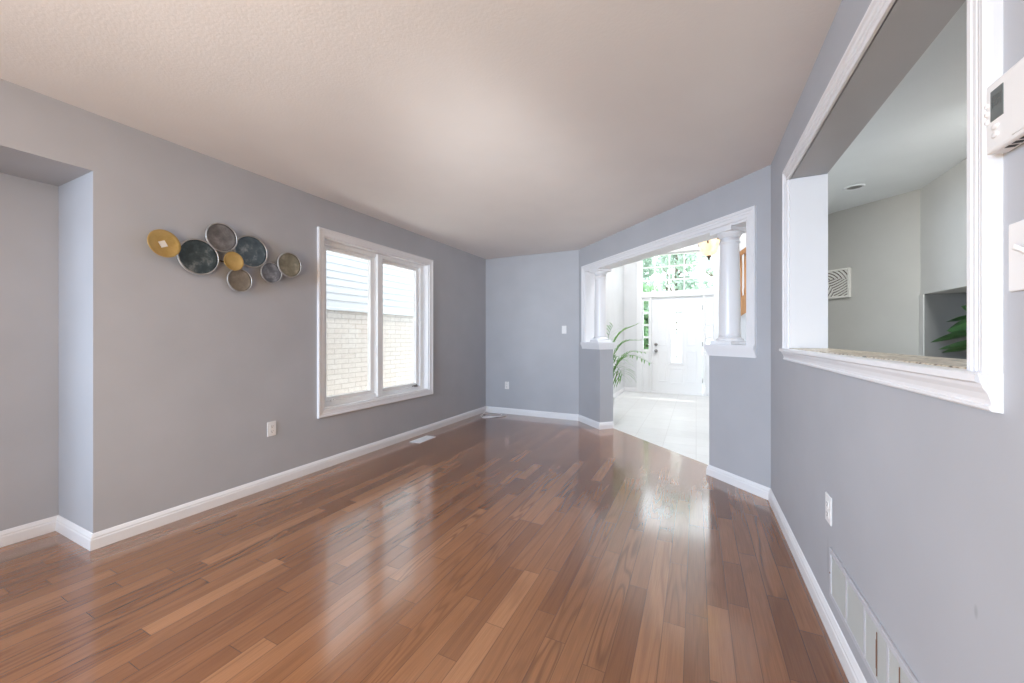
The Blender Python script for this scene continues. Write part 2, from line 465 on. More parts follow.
# ------------------------------------------------------------------ mesh helpers
class MB:
    def __init__(self):
        self.bm = bmesh.new()

    def box(self, x0, x1, y0, y1, z0, z1, bev=0.0, fn=None):
        tmp = bmesh.new()
        vs = [tmp.verts.new(p) for p in ((x0, y0, z0), (x1, y0, z0), (x1, y1, z0), (x0, y1, z0), (x0, y0, z1), (x1, y0, z1), (x1, y1, z1), (x0, y1, z1))]
        for f in ((0, 3, 2, 1), (4, 5, 6, 7), (0, 1, 5, 4), (1, 2, 6, 5), (2, 3, 7, 6), (3, 0, 4, 7)):
            tmp.faces.new([vs[i] for i in f])
        if bev > 0:
            bmesh.ops.bevel(tmp, geom=list(tmp.edges), offset=bev, segments=2, profile=0.5, affect='EDGES')
        self._merge(tmp, fn)
        return self

    def _merge(self, tmp, fn=None):
        mp = {}
        for v in tmp.verts:
            co = fn(v.co) if fn else v.co
            mp[v.index if False else v] = self.bm.verts.new(co)
        for f in tmp.faces:
            try:
                nf = self.bm.faces.new([mp[v] for v in f.verts])
                nf.smooth = f.smooth
            except ValueError:
                pass
        tmp.free()

    def prism(self, poly, z0, z1, fn=None):
        tmp = bmesh.new()
        a = [tmp.verts.new((p[0], p[1], z0)) for p in poly]
        b = [tmp.verts.new((p[0], p[1], z1)) for p in poly]
        tmp.faces.new(a[::-1])
        tmp.faces.new(b)
        n = len(poly)
        for i in range(n):
            tmp.faces.new([a[i], a[(i + 1) % n], b[(i + 1) % n], b[i]])
        self._merge(tmp, fn)
        return self

    def tube(self, pts, r, seg=8, smooth=True, cap=True):
        pts = [Vector(p) for p in pts]
        rings = []
        up = Vector((0, 0, 1))
        prev = None
        for i, p in enumerate(pts):
            d = (pts[min(i + 1, len(pts) - 1)] - pts[max(i - 1, 0)]).normalized()
            if prev is None:
                ref = up if abs(d.dot(up)) < 0.95 else Vector((1, 0, 0))
                x = d.cross(ref).normalized()
            else:
                x = (prev - d * prev.dot(d)).normalized()
            prev = x
            y = d.cross(x)
            rr = r[i] if isinstance(r, (list, tuple)) else r
            rings.append([self.bm.verts.new(p + (x * math.cos(a) + y * math.sin(a)) * rr) for a in (2 * PI * k / seg for k in range(seg))])
        for a, b in zip(rings, rings[1:]):
            for k in range(seg):
                f = self.bm.faces.new([a[k], a[(k + 1) % seg], b[(k + 1) % seg], b[k]])
                f.smooth = smooth
        if cap:
            self.bm.faces.new(rings[0][::-1])
            self.bm.faces.new(rings[-1])
        return self

    def lathe(self, prof, seg=32, fn=None, closed=False):
        """prof: list of (radius, height); axis is local z"""
        tmp = bmesh.new()
        rings = []
        for r, z in prof:
            if r < 1e-6:
                rings.append([tmp.verts.new((0, 0, z))])
            else:
                rings.append([tmp.verts.new((r * math.cos(2 * PI * k / seg), r * math.sin(2 * PI * k / seg), z)) for k in range(seg)])
        pairs = list(zip(rings, rings[1:]))
        if closed:
            pairs.append((rings[-1], rings[0]))
        for a, b in pairs:
            for k in range(seg):
                k2 = (k + 1) % seg
                if len(a) == 1 and len(b) == 1:
                    continue
                if len(a) == 1:
                    f = tmp.faces.new([a[0], b[k2], b[k]])
                elif len(b) == 1:
                    f = tmp.faces.new([a[k], a[k2], b[0]])
                else:
                    f = tmp.faces.new([a[k], a[k2], b[k2], b[k]])
                f.smooth = True
        self._merge(tmp, fn)
        return self

    def quad(self, pts, smooth=False):
        f = self.bm.faces.new([self.bm.verts.new(p) for p in pts])
        f.smooth = smooth
        return self

    def sweep(self, path, prof, fn):
        """path(o) -> list of (a,b) points for outward offset o; prof: closed list of (o,p); fn(a,b,p)->world"""
        cols = []
        for o, p in prof:
            cols.append([self.bm.verts.new(fn(a, b, p)) for a, b in path(o)])
        n = len(prof)
        for i in range(n - 1):
            a, b = cols[i], cols[i + 1]
            for k in range(len(a) - 1):
                self.bm.faces.new([a[k], a[k + 1], b[k + 1], b[k]])
        for k in (0, -1):
            try:
                self.bm.faces.new([c[k] for c in cols])
            except ValueError:
                pass
        return self

    def build(self, name, m, parent=None, smooth_angle=None, recalc=True):
        if recalc:
            bmesh.ops.recalc_face_normals(self.bm, faces=list(self.bm.faces))
        me = bpy.data.meshes.new(name)
        self.bm.to_mesh(me)
        self.bm.free()
        ms = m if isinstance(m, (list, tuple)) else [m]
        for q in ms:
            me.materials.append(q)
        o = bpy.data.objects.new(name, me)
        C.objects.link(o)
        if parent is not None:
            o.parent = parent
            # geometry is given in world space: undo the parent's placement
            o.matrix_parent_inverse = parent_world(parent).inverted()
        return o

def parent_world(p):
    m = Matrix.LocRotScale(p.location, p.rotation_euler, p.scale)
    if p.parent is not None:
        m = parent_world(p.parent) @ p.matrix_parent_inverse @ m
    return m

def thing(name, label, cat, loc, group=None, kind=None):
    o = bpy.data.objects.new(name, None)
    C.objects.link(o)
    o.location = loc
    o.empty_display_size = 0.05
    o['label'] = label
    o['category'] = cat
    if group:
        o['group'] = group
    if kind:
        o['kind'] = kind
    return o

def tag(o, label, cat, group=None, kind=None):
    o['label'] = label
    o['category'] = cat
    if group:
        o['group'] = group
    if kind:
        o['kind'] = kind
    return o

def struct(o, label=None, cat=None):
    o['kind'] = 'structure'
    if label:
        o['label'] = label
        o['category'] = cat
    return o

# ------------------------------------------------------------------ dimensions of the place
XL, XR = -3.037, 0.4885
YB = 5.303
H = 2.44
DS = 3.795                         # face of the 45 degree wall: x + y = DS
TW = 0.20                          # its thickness
XK = 0.660                         # kitchen face of the right wall
WY0, WY1, WZ0, WZ1 = 2.355, 3.862, 0.53, 2.105      # side window opening
PY0, PY1, PZ0, PZ1 = 1.06, 2.69, 1.10, 2.10        # pass-through opening
NY, NX, NZ = 0.893, -3.545, 2.117                   # recess
HX, HY = -1.44, 8.70                                # hall left wall, front wall
HH = 5.2

def dg(s, n=0.0):
    """point of the diagonal wall: s along it from the back corner, n out into the room"""
    return (-1.508 + s / R2 - n / R2, DS + 1.508 - s / R2 - n / R2)
SL = (XR + 1.508) * R2             # its length
SA, SB = 0.18, 2.640               # opening
EA, EB = 0.549, 2.276              # half wall ends

# ------------------------------------------------------------------ structure: floors, ceilings, walls
b = MB()
b.prism([(-3.75, -3.4), (0.70, -3.4), (0.70, 3.375), (-1.345, 5.42), (-3.75, 5.42)], -0.06, 0.0)
struct(b.build('floor', M['hardwood']), 'brown hardwood strip floor of the empty living room', 'floor')
b = MB()
b.prism([(-1.6, 5.675), (0.70, 3.375), (1.0, 5.2), (3.5, 5.2), (3.5, 8.95), (-1.6, 8.95)], -0.06, 0.0)
struct(b.build('floor_hall', M['tile']), 'pale tiled floor of the entrance hall', 'floor')
b = MB()
b.prism([(0.70, -3.4), (3.6, -3.4), (3.6, 5.2), (1.0, 5.2), (0.70, 3.375)], -0.06, 0.0)
struct(b.build('floor_kitchen', M['tile']), 'tiled floor of the kitchen behind the opening', 'floor')

b = MB()
b.prism([(-3.75, -3.4), (0.62, -3.4), (0.62, 3.46), (-1.35, 5.44), (-3.75, 5.44)], H, H + 0.12)
struct(b.build('ceiling', M['ceiling']), 'off-white stippled ceiling of the living room', 'ceiling')
b = MB()
b.prism([(0.62, -3.4), (3.6, -3.4), (3.6, 5.2), (1.0, 5.2), (0.62, 3.46)], H, H + 0.12)
struct(b.build('ceiling_kitchen', M['kitchen_ceiling']), 'pale flat kitchen ceiling seen through the wall opening', 'ceiling')
b = MB()
b.prism([(-1.7, 5.3), (0.6, 3.3), (3.6, 5.1), (3.6, 9.0), (-1.7, 9.0)], HH, HH + 0.12)
struct(b.build('ceiling_hall', M['hall_wall']), 'high ceiling of the entrance hall', 'ceiling')

XO = -3.19
b = MB()
b.box(XO, XL, NY, WY0, 0, H)
b.box(XO, XL, WY1, YB + 0.14, 0, H)
b.box(XO, XL, WY0, WY1, 0, WZ0)
b.box(XO, XL, WY0, WY1, WZ1, H)
b.box(XO, XL, -3.4, -0.9, 0, H)
struct(b.build('wall_left', M['wall']), 'grey painted wall with the double window and the metal disc sculpture', 'wall')
b = MB()
b.box(NX - 0.15, NX, -1.05, NY + 0.15, 0, H)
b.box(NX, XO, NY, NY + 0.15, 0, H)
b.box(NX, XO, -1.05, -0.9, 0, H)
b.box(NX, XL, -0.9, NY, NZ, H)
struct(b.build('wall_recess', M['wall']), 'grey shallow wall recess with a dropped header', 'wall')
b = MB()
b.prism([(XO, YB), (-1.508, YB), (-1.367, YB + 0.141), (XO, YB + 0.141)], 0, H)
struct(b.build('wall_back', M['wall']), 'grey far wall with one switch and one outlet', 'wall')

def dprism(b, s0, s1, z0, z1):
    e0 = 0.0
    b.prism([dg(s0), dg(s1), dg(s1, -TW), dg(s0, -TW)], z0, z1)
b = MB()
dprism(b, 0, SA, 0, H)
dprism(b, SB, SL, 0, H)
dprism(b, SA, EA, 0, 1.06)
dprism(b, EB, SB, 0, 1.06)
dprism(b, SA, SB, 2.10, H)
struct(b.build('wall_diagonal', M['wall']), 'grey angled wall with half walls opening to the entrance hall', 'wall')

b = MB()
b.box(XR, XK, -3.4, PY0, 0, H)
b.box(XR, XK, PY0, PY1, 0, PZ0)
b.box(XR, XK, PY0, PY1, PZ1, H)
b.prism([(XR, PY1), (XK, PY1), (XK, 3.40), (0.63, 3.448), (XR, 3.3065)], 0, H)
struct(b.build('wall_right', marked_wall()), 'grey wall with the kitchen opening, thermostat and air grille', 'wall')

# closed rear wall behind the camera; the rear lamp stands for its window
b = MB()
b.box(-3.75, 0.66, -3.4, -3.25, 0, H)
struct(b.build('wall_rear', M['wall']))
b = MB()
b.box(0.66, 3.6, -3.4, -3.25, 0, H)
struct(b.build('wall_kitchen_rear', M['kitchen_wall']))

# entrance hall shell
b = MB()
b.box(HX - 0.15, HX, YB + 0.02, HY + 0.15, 0, HH)
struct(b.build('wall_hall_left', M['hall_wall']), 'bright white left wall of the entrance hall', 'wall')
DX0, DX1 = -0.985, 0.205           # door unit incl. frame  (sidelights outside it)
UX0, UX1 = -1.10, 0.36             # whole unit
b = MB()
b.box(HX - 0.15, UX0, HY, HY + 0.15, 0, HH)
b.box(UX1, 3.5, HY, HY + 0.15, 0, HH)
b.box(UX0, UX1, HY, HY + 0.15, 2.985, HH)
struct(b.build('wall_hall_front', M['hall_wall']), 'white front wall around the entrance door', 'wall')
b = MB()
b.box(3.4, 3.5, 5.15, HY, 0, HH)
struct(b.build('wall_hall_right', M['hall_wall']))
b = MB()
b.prism([(0.645, 3.46), (0.70, 3.44), (1.06, 5.20), (1.0, 5.25)], 0, HH)
b.box(1.0, 3.5, 5.12, 5.25, 0, HH)
b.prism([dg(-0.15), dg(SL), dg(SL, -TW), dg(-0.15, -TW)], H + 0.12, HH)
struct(b.build('wall_hall_near', M['hall_wall']))

# kitchen shell
KD = 6.097
b = MB()
b.prism([(0.99, KD - 0.99), (1.705, KD - 1.705), (1.745, KD - 1.665), (1.03, KD - 0.95)], 0, H)
struct(b.build('wall_kitchen_diagonal', M['kitchen_wall']), 'grey angled kitchen wall behind the carved panel', 'wall')
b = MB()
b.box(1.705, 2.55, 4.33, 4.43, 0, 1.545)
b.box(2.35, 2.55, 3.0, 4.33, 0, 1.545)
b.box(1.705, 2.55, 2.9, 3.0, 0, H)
bk = MB()
bk.box(1.705, 2.55, 3.0, 4.392, 1.545, H)
bk.box(1.697, 1.7045, 4.331, 4.397, 0, 1.545)
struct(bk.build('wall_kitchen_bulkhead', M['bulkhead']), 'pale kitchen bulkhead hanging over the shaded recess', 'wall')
struct(b.build('wall_kitchen_recess', M['recess']), 'kitchen recess with its shade painted in grey, behind the leafy plant', 'wall')
b = MB()
b.box(3.5, 3.6, -3.4, 3.0, 0, H)
b.box(2.55, 3.6, 2.9, 3.0, 0, H)
struct(b.build('wall_kitchen_right', M['kitchen_wall']))

# ------------------------------------------------------------------ baseboards
BB = [(0.0, 0.0), (0.0, 0.016), (0.012, 0.016), (0.054, 0.015), (0.061, 0.012), (0.068, 0.012), (0.076, 0.008), (0.085, 0.004), (0.088, 0.0)]
def baseboard(name, pts, side=1.0, m='trim', label=None):
    """pts: floor polyline on the wall faces, the room on the left of the walking direction (side=1)"""
    pts = [Vector((p[0], p[1], 0)) for p in pts]
    nrm = []
    for a, c in zip(pts, pts[1:]):
        d = (c - a).normalized()
        nrm.append(Vector((-d.y, d.x, 0)) * side)
    offs = []
    for i in range(len(pts)):
        if i == 0:
            offs.append(nrm[0])
        elif i == len(pts) - 1:
            offs.append(nrm[-1])
        else:
            v = (nrm[i - 1] + nrm[i]).normalized()
            offs.append(v / max(0.2, v.dot(nrm[i])))
    b = MB()
    cols = []
    for z, p in BB:
        cols.append([b.bm.verts.new((q.x + o.x * p, q.y + o.y * p, z)) for q, o in zip(pts, offs)])
    for u, v in zip(cols, cols[1:]):
        for k in range(len(u) - 1):
            b.bm.faces.new([u[k], u[k + 1], v[k + 1], v[k]])
    for k in (0, -1):
        b.bm.faces.new([c[k] for c in cols])
    return struct(b.build(name, M[m]), label, 'baseboard' if label else None)

baseboard('baseboard_left', [(XL, YB), (XL, NY), (NX, NY), (NX, -0.9)], 1.0, label='white baseboard along the window wall and its recess')
baseboard('baseboard_back', [dg(EA, -TW), dg(EA), dg(0), (XL, YB)], 1.0, label='white baseboard along the far wall and the short half wall')
baseboard('baseboard_right', [(XR, -3.2), (XR, 3.3065), dg(EB), dg(EB, -TW)], 1.0, label='white baseboard along the right wall and the nearer half wall')
baseboard('baseboard_hall', [(UX0, HY), (HX, HY), (HX, 5.4)], 1.0, label='white baseboard in the entrance hall')

# ------------------------------------------------------------------ side window
def onleft(a, z, p):
    return (XL + p, a, z)
CAS = [(0.0, -0.004), (0.0, 0.010), (0.004, 0.014), (0.030, 0.015), (0.034, 0.018), (0.044, 0.018), (0.050, 0.024), (0.062, 0.024), (0.066, 0.020), (0.066, -0.004)]
def rect_path(a0, a1, b0, b1):
    return lambda o: [(a0 - o, b0 - o), (a0 - o, b1 + o), (a1 + o, b1 + o), (a1 + o, b0 - o), (a0 - o, b0 - o)]
b = MB()
b.sweep(rect_path(WY0, WY1, WZ0, WZ1), CAS, onleft)
win = struct(b.build('window_1', M['trim']), 'white double casement window looking onto a pale brick wall', 'window')
# jamb extension + fixed frame
b = MB()
XF = XL - 0.145
for (y0, y1, z0, z1) in ((WY0, WY0 + 0.012, WZ0, WZ1), (WY1 - 0.012, WY1, WZ0, WZ1), (WY0 + 0.012, WY1 - 0.012, WZ0, WZ0 + 0.012), (WY0 + 0.012, WY1 - 0.012, WZ1 - 0.012, WZ1)):
    b.box(XF, XL, y0, y1, z0, z1, 0.002)
b.build('jamb_lining', M['trim'], win)
b = MB()
YM = 3.088
fw = 0.045
x0, x1 = XF, XL - 0.070
for (y0, y1, z0, z1) in ((WY0 + 0.010, WY0 + 0.010 + fw, WZ0 + 0.010, WZ1 - 0.010), (WY1 - 0.032 - fw, WY1 - 0.010, WZ0 + 0.010, WZ1 - 0.010),
                         (WY0 + 0.010 + fw, WY1 - 0.032 - fw, WZ0 + 0.010, WZ0 + 0.010 + fw), (WY0 + 0.010 + fw, WY1 - 0.032 - fw, WZ1 - 0.010 - fw, WZ1 - 0.010)):
    b.box(x0, x1, y0, y1, z0, z1, 0.003)
b.box(x0, XL - 0.045, YM - 0.036, YM + 0.036, WZ0 + 0.02, WZ1 - 0.02, 0.004)
b.build('window_frame', M['vinyl'], win)
for (ya, yb, left) in ((WY0 + 0.050, YM - 0.034, True), (YM + 0.034, WY1 - 0.072, False)):
    b = MB()
    za, zb = WZ0 + 0.055, WZ1 - 0.055
    sx0, sx1 = XL - 0.140, XL - 0.095
    r = 0.056
    b.box(sx0, sx1, ya, ya + r, za, zb, 0.004)
    b.box(sx0, sx1, yb - r, yb, za, zb, 0.004)
    rz = 0.036
    b.box(sx0, sx1, ya + r, yb - r, za, za + rz, 0.003)
    b.box(sx0, sx1, ya + r, yb - r, zb - rz, zb, 0.003)
    sash = b.build('sash', M['vinyl'], win)
    b = MB()
    b.box(XL - 0.120, XL - 0.116, ya + r - 0.004, yb - r + 0.004, za + rz - 0.004, zb - rz + 0.004)
    b.build('pane', M['glass'], sash)
    # crank handle and lock lever
    yc = yb - 0.10 if not left else ya + 0.10
    b = MB()
    b.box(XL - 0.072, XL - 0.045, yc - 0.03, yc + 0.03, WZ0 + 0.052, WZ0 + 0.066, 0.004)
    b.tube([(XL - 0.055, yc, WZ0 + 0.066), (XL - 0.050, yc, WZ0 + 0.078), (XL - 0.045, yc - 0.03, WZ0 + 0.074), (XL - 0.045, yc - 0.085, WZ0 + 0.066)], 0.006, 8)
    b.build('crank_handle', M['steel'] if not left else M['vinyl'], win)
    b = MB()
    yl = ya - 0.004 if not left else yb + 0.004
    b.box(XL - 0.070, XL - 0.058, (yl - 0.012), (yl + 0.012), 1.0, 1.10, 0.003)
    b.build('lock_lever', M['vinyl'], win)

# ------------------------------------------------------------------ pass-through to the kitchen
def onright(a, z, p):
    return (XR - p, a, z)
CAS2 = [(0.0, -0.004), (0.0, 0.010), (0.005, 0.013), (0.016, 0.013), (0.018, 0.010), (0.022, 0.010), (0.024, 0.014), (0.034, 0.014), (0.036, 0.011), (0.040, 0.011),
        (0.043, 0.016), (0.052, 0.018), (0.055, 0.015), (0.059, 0.015), (0.064, 0.023), (0.073, 0.024), (0.076, 0.020), (0.077, 0.012), (0.077, -0.004)]
b = MB()
b.sweep(lambda o: [(PY0 - o, 1.119), (PY0 - o, PZ1 + o), (PY1 + o, PZ1 + o), (PY1 + o, 1.119)], CAS2, onright)
struct(b.build('trim_1', M['trim']), 'white fluted casing around the kitchen opening', 'trim')
b = MB()
b.box(XR - 0.002, XK + 0.002, PY1 - 0.014, PY1 + 0.001, 1.124, PZ1 - 0.002)
b.box(XR - 0.002, XK + 0.002, PY0 - 0.001, PY0 + 0.014, 1.124, PZ1 - 0.002)
struct(b.build('trim_2', M['trim']), 'white jamb lining of the kitchen opening', 'trim')
# stool + apron
APR = [(1.119, -0.002), (1.119, 0.034), (1.116, 0.038), (1.104, 0.038), (1.101, 0.034), (1.099, 0.028), (1.092, 0.026), (1.082, 0.020), (1.070, 0.016), (1.062, 0.015), (1.060, 0.018), (1.054, 0.018), (1.050, 0.014), (1.048, -0.002)]
b = MB()
a0, a1 = PY0 - 0.078, PY1 + 0.078
cols = []
for z, p in APR:
    ex = max(p - 0.024, 0.0) * 0.35
    cols.append([b.bm.verts.new((XR - p, a0 - ex, z)), b.bm.verts.new((XR - p, a1 + ex, z))])
for u, v in zip(cols, cols[1:]):
    b.bm.faces.new([u[0], u[1], v[1], v[0]])
b.bm.faces.new([c[0] for c in cols])
b.bm.faces.new([c[1] for c in cols])
struct(b.build('trim_3', M['trim']), 'white moulded sill below the kitchen opening', 'trim')
b = MB()
b.box(XR + 0.001, XK + 0.012, PY0 + 0.001, PY1 - 0.001, PZ0, 1.123, 0.003)
tag(b.build('granite_ledge', M['granite']), 'brown speckled granite ledge lying in the kitchen opening', 'ledge', kind='thing')

# ------------------------------------------------------------------ diagonal opening: casing, caps, columns
def ondiag(a, z, p):
    x, y = dg(a, p)
    return (x, y, z)
b = MB()
DC = [(0.0, -0.004), (0.0, 0.010), (0.006, 0.014), (0.030, 0.014), (0.034, 0.018), (0.048, 0.018), (0.054, 0.023), (0.070, 0.023), (0.074, 0.019), (0.074, -0.004)]
b.sweep(lambda o: [(SA - o, 1.10), (SA - o, 2.105 + o), (SB + o, 2.105 + o), (SB + o, 1.10)], DC, ondiag)
struct(b.build('trim_4', M['trim']), 'white casing around the opening to the entrance hall', 'trim')
b = MB()
b.prism([dg(SA - 0.001, 0.002), dg(SA + 0.012, 0.002), dg(SA + 0.012, -TW - 0.002), dg(SA - 0.001, -TW - 0.002)], 1.10, 2.105)
b.prism([dg(SB - 0.012, 0.002), dg(SB + 0.001, 0.002), dg(SB + 0.001, -TW - 0.002), dg(SB - 0.012, -TW - 0.002)], 1.10, 2.105)
b.prism([dg(SA, 0.002), dg(SB, 0.002), dg(SB, -TW - 0.002), dg(SA, -TW - 0.002)], 2.088, 2.105)
struct(b.build('trim_5', M['trim']), 'white lining of the opening to the entrance hall', 'trim')
def cap(name, s0, s1, label, nxt):
    b = MB()
    layers = [(1.030, 1.052, 0.010), (1.052, 1.070, 0.016), (1.070, 1.086, 0.023), (1.086, 1.118, 0.033), (1.118, 1.124, 0.030)]
    for z0, z1, o in layers:
        sa = s0 - (o * 0.65 if nxt < 0 else 0.073)
        sb = s1 + (o * 0.65 if nxt > 0 else 0.073)
        if z1 <= 1.063:
            # moulding under the board follows the half wall
            pass
        b.prism([dg(sa, o), dg(sb, o), dg(sb, -TW - o), dg(sa, -TW - o)], z0, z1)
    return struct(b.build(name, M['trim']), label, 'trim')
cap('trim_6', SA, EA, 'white moulded cap on the farther half wall', 1)
cap('trim_7', EB, SB, 'white moulded cap on the nearer half wall', -1)

def column(s, label):
    x, y = dg(s, -TW / 2)
    z0, z1 = 1.124, 2.088
    t = thing('column', label, 'column', (x, y, z0), 'columns on the half walls', 'thing')
    rot = Matrix.Rotation(PI / 4, 3, 'Z')
    def at(v):
        w = rot @ v
        return Vector((x + w.x, y + w.y, w.z))
    def atl(v):
        return Vector((x + v.x, y + v.y, v.z))
    b = MB()
    b.box(-0.105, 0.105, -0.105, 0.105, z0, z0 + 0.030, 0.004, at)
    b.lathe([(0.0, z0 + 0.028), (0.098, z0 + 0.028), (0.103, z0 + 0.036), (0.103, z0 + 0.046), (0.096, z0 + 0.054), (0.086, z0 + 0.058), (0.084, z0 + 0.066), (0.076, z0 + 0.074), (0.0, z0 + 0.074)], 40, atl)
    b.build('base', M['trim'], t)
    b = MB()
    hh = z1 - z0
    prof = [(0.0, z0 + 0.07), (0.083, z0 + 0.07)]
    for k in range(13):
        u = k / 12
        prof.append((0.080 - 0.009 * max(0, (u - 0.25) / 0.75) ** 1.6, z0 + 0.09 + u * (hh - 0.09 - 0.13)))
    prof += [(0.071, z1 - 0.118), (0.078, z1 - 0.114), (0.078, z1 - 0.104), (0.071, z1 - 0.100), (0.071, z1 - 0.066), (0.0, z1 - 0.066)]
    b.lathe(prof, 40, atl)
    b.build('shaft', M['trim'], t)
    b = MB()
    b.lathe([(0.0, z1 - 0.068), (0.073, z1 - 0.068), (0.077, z1 - 0.060), (0.086, z1 - 0.048), (0.094, z1 - 0.036), (0.094, z1 - 0.028), (0.0, z1 - 0.028)], 40, atl)
    b.box(-0.105, 0.105, -0.105, 0.105, z1 - 0.030, z1, 0.003, at)
    b.build('capital', M['trim'], t)
    return t
column(0.405, 'white round column on the far half wall, in front of the palm')
column(2.392, 'white round column on the near half wall, covering part of the amber lamp')

# ------------------------------------------------------------------ entrance door unit
DZ = 2.045
b = MB()
PXA, PXB = -0.862, 0.118           # door slab
def post(xa, xb, z0=0.0, z1=2.10):
    b.box(xa, xb, HY - 0.015, HY + 0.12, z0, z1, 0.004)
post(PXA - 0.050, PXA - 0.003)
post(PXB + 0.003, PXB + 0.050)
post(UX0, UX0 + 0.045)
post(UX1 - 0.045, UX1)
b.box(UX0, UX1, HY - 0.02, HY + 0.12, DZ + 0.005, 2.135, 0.004)
b.box(UX0, UX1, HY - 0.01, HY + 0.14, 0.0, 0.018, 0.003)
# casing on the hall side
b.box(UX0 - 0.075, UX0 + 0.012, HY - 0.022, HY + 0.01, 0, 2.985, 0.004)
b.box(UX1 - 0.012, UX1 + 0.075, HY - 0.022, HY + 0.01, 0, 2.985, 0.004)
b.box(UX0 - 0.075, UX1 + 0.075, HY - 0.024, HY + 0.01, 2.985, 3.06, 0.004)
door = struct(b.build('door_1', M['doorwhite']), 'white entrance door with sidelights, seen across the hall', 'door')
b = MB()
GX0, GX1, GZ0, GZ1 = -0.475, -0.275, 0.66, 1.72
y0, y1 = HY + 0.03, HY + 0.075
b.box(PXA, GX0, y0, y1, 0.02, DZ)
b.box(GX1, PXB, y0, y1, 0.02, DZ)
b.box(GX0, GX1, y0, y1, 0.02, GZ0)
b.box(GX0, GX1, y0, y1, GZ1, DZ)
# glass surround and raised mouldings
for (xa, xb, za, zb, w) in ((GX0 - 0.045, GX1 + 0.045, GZ0 - 0.045, GZ1 + 0.045, 0.045),):
    b.box(xa, xa + w, y0 - 0.014, y0 + 0.002, za, zb, 0.004)
    b.box(xb - w, xb, y0 - 0.014, y0 + 0.002, za, zb, 0.004)
    b.box(xa + w, xb - w, y0 - 0.014, y0 + 0.002, za, za + w, 0.004)
    b.box(xa + w, xb - w, y0 - 0.014, y0 + 0.002, zb - w, zb, 0.004)
for (xa, xb, za, zb) in ((PXA + 0.11, GX0 - 0.09, 0.25, 0.90), (PXA + 0.11, GX0 - 0.09, 1.02, 1.84), (GX1 + 0.09, PXB - 0.11, 0.25, 0.90), (GX1 + 0.09, PXB - 0.11, 1.02, 1.84), (GX0 - 0.04, GX1 + 0.04, 0.22, 0.54)):
    w = 0.018
    b.box(xa, xa + w, y0 - 0.008, y0 + 0.002, za, zb, 0.003)
    b.box(xb - w, xb, y0 - 0.008, y0 + 0.002, za, zb, 0.003)
    b.box(xa + w, xb - w, y0 - 0.008, y0 + 0.002, za, za + w, 0.003)
    b.box(xa + w, xb - w, y0 - 0.008, y0 + 0.002, zb - w, zb, 0.003)
slab = b.build('door_leaf', M['doorwhite'], door)
b = MB()
b.box(GX0, GX1, HY + 0.048, HY + 0.056, GZ0, GZ1)
g = b.build('glass_insert', M['frosted'], slab)
b = MB()
xm = (GX0 + GX1) / 2
for k in range(25):
    pass
def came(pts):
    b.tube(pts, 0.004, 6)
yy = HY + 0.044
for zc in (1.42, 0.92):
    came([(xm, yy, zc - 0.16), (xm - 0.055, yy, zc), (xm, yy, zc + 0.16), (xm + 0.055, yy, zc), (xm, yy, zc - 0.16)])
came([(xm, yy, GZ0), (xm, yy, GZ1)])
b.lathe([(0, -0.004), (0.02, -0.004), (0.02, 0.004), (0, 0.004)], 16, lambda v: Vector((xm + v.x, yy + v.z, 1.50 + v.y)))
b.lathe([(0, -0.004), (0.016, -0.004), (0.016, 0.004), (0, 0.004)], 16, lambda v: Vector((xm + v.x, yy + v.z, 1.36 + v.y)))
b.build('lead_came', M['steel'], slab)
for zc, r, ln, nm in ((1.04, 0.032, 0.03, 'deadbolt'), (0.90, 0.034, 0.07, 'door_knob')):
    b = MB()
    px = PXA + 0.085
    prof = [(0, 0), (r, 0), (r, 0.012), (r * 0.5, 0.016), (r * 0.45, ln * 0.6), (r * 0.85, ln * 0.75), (r * 0.8, ln), (0, ln)]
    b.lathe(prof, 20, lambda v: Vector((px + v.x, y0 - v.z, zc + v.y)))
    b.build(nm, M['steel'], slab)
for zc in (0.3, 1.05, 1.8):
    b = MB()
    b.tube([(PXB + 0.001, y0 - 0.006, zc - 0.05), (PXB + 0.001, y0 - 0.006, zc + 0.05)], 0.008, 8)
    b.build('hinge', M['steel'], slab)
# sidelights
def sidelight(n, xa, xb, gm, label):
    b = MB()
    ya, yb = HY + 0.02, HY + 0.07
    z0, zg0, zg1 = 0.02, 0.93, 1.985
    b.box(xa, xb, ya, yb, z0, zg0)
    b.box(xa, xb, ya, yb, zg1, DZ + 0.005)
    w = 0.016
    b.box(xa, xa + w, ya, yb, zg0, zg1)
    b.box(xb - w, xb, ya, yb, zg0, zg1)
    b.box(xa + 0.03, xb - 0.03, ya - 0.006, ya, 0.15, 0.80, 0.003)
    for k in range(1, 4):
        zc = zg0 + (zg1 - zg0) * k / 4
        b.box(xa, xb, ya + 0.006, yb - 0.006, zc - 0.022, zc + 0.022, 0.003)
    o = struct(b.build('window_%d' % n, M['doorwhite']), label, 'window')
    b = MB()
    b.box(xa + 0.008, xb - 0.008, HY + 0.043, HY + 0.047, zg0 - 0.004, zg1 + 0.004)
    b.build('pane', M[gm], o)
sidelight(2, UX0 + 0.047, PXA - 0.052, 'glass', 'narrow sidelight with four green-looking panes beside the door knob')
sidelight(3, PXB + 0.052, UX1 - 0.047, 'frosted', 'narrow milky white sidelight on the hinge side of the door')
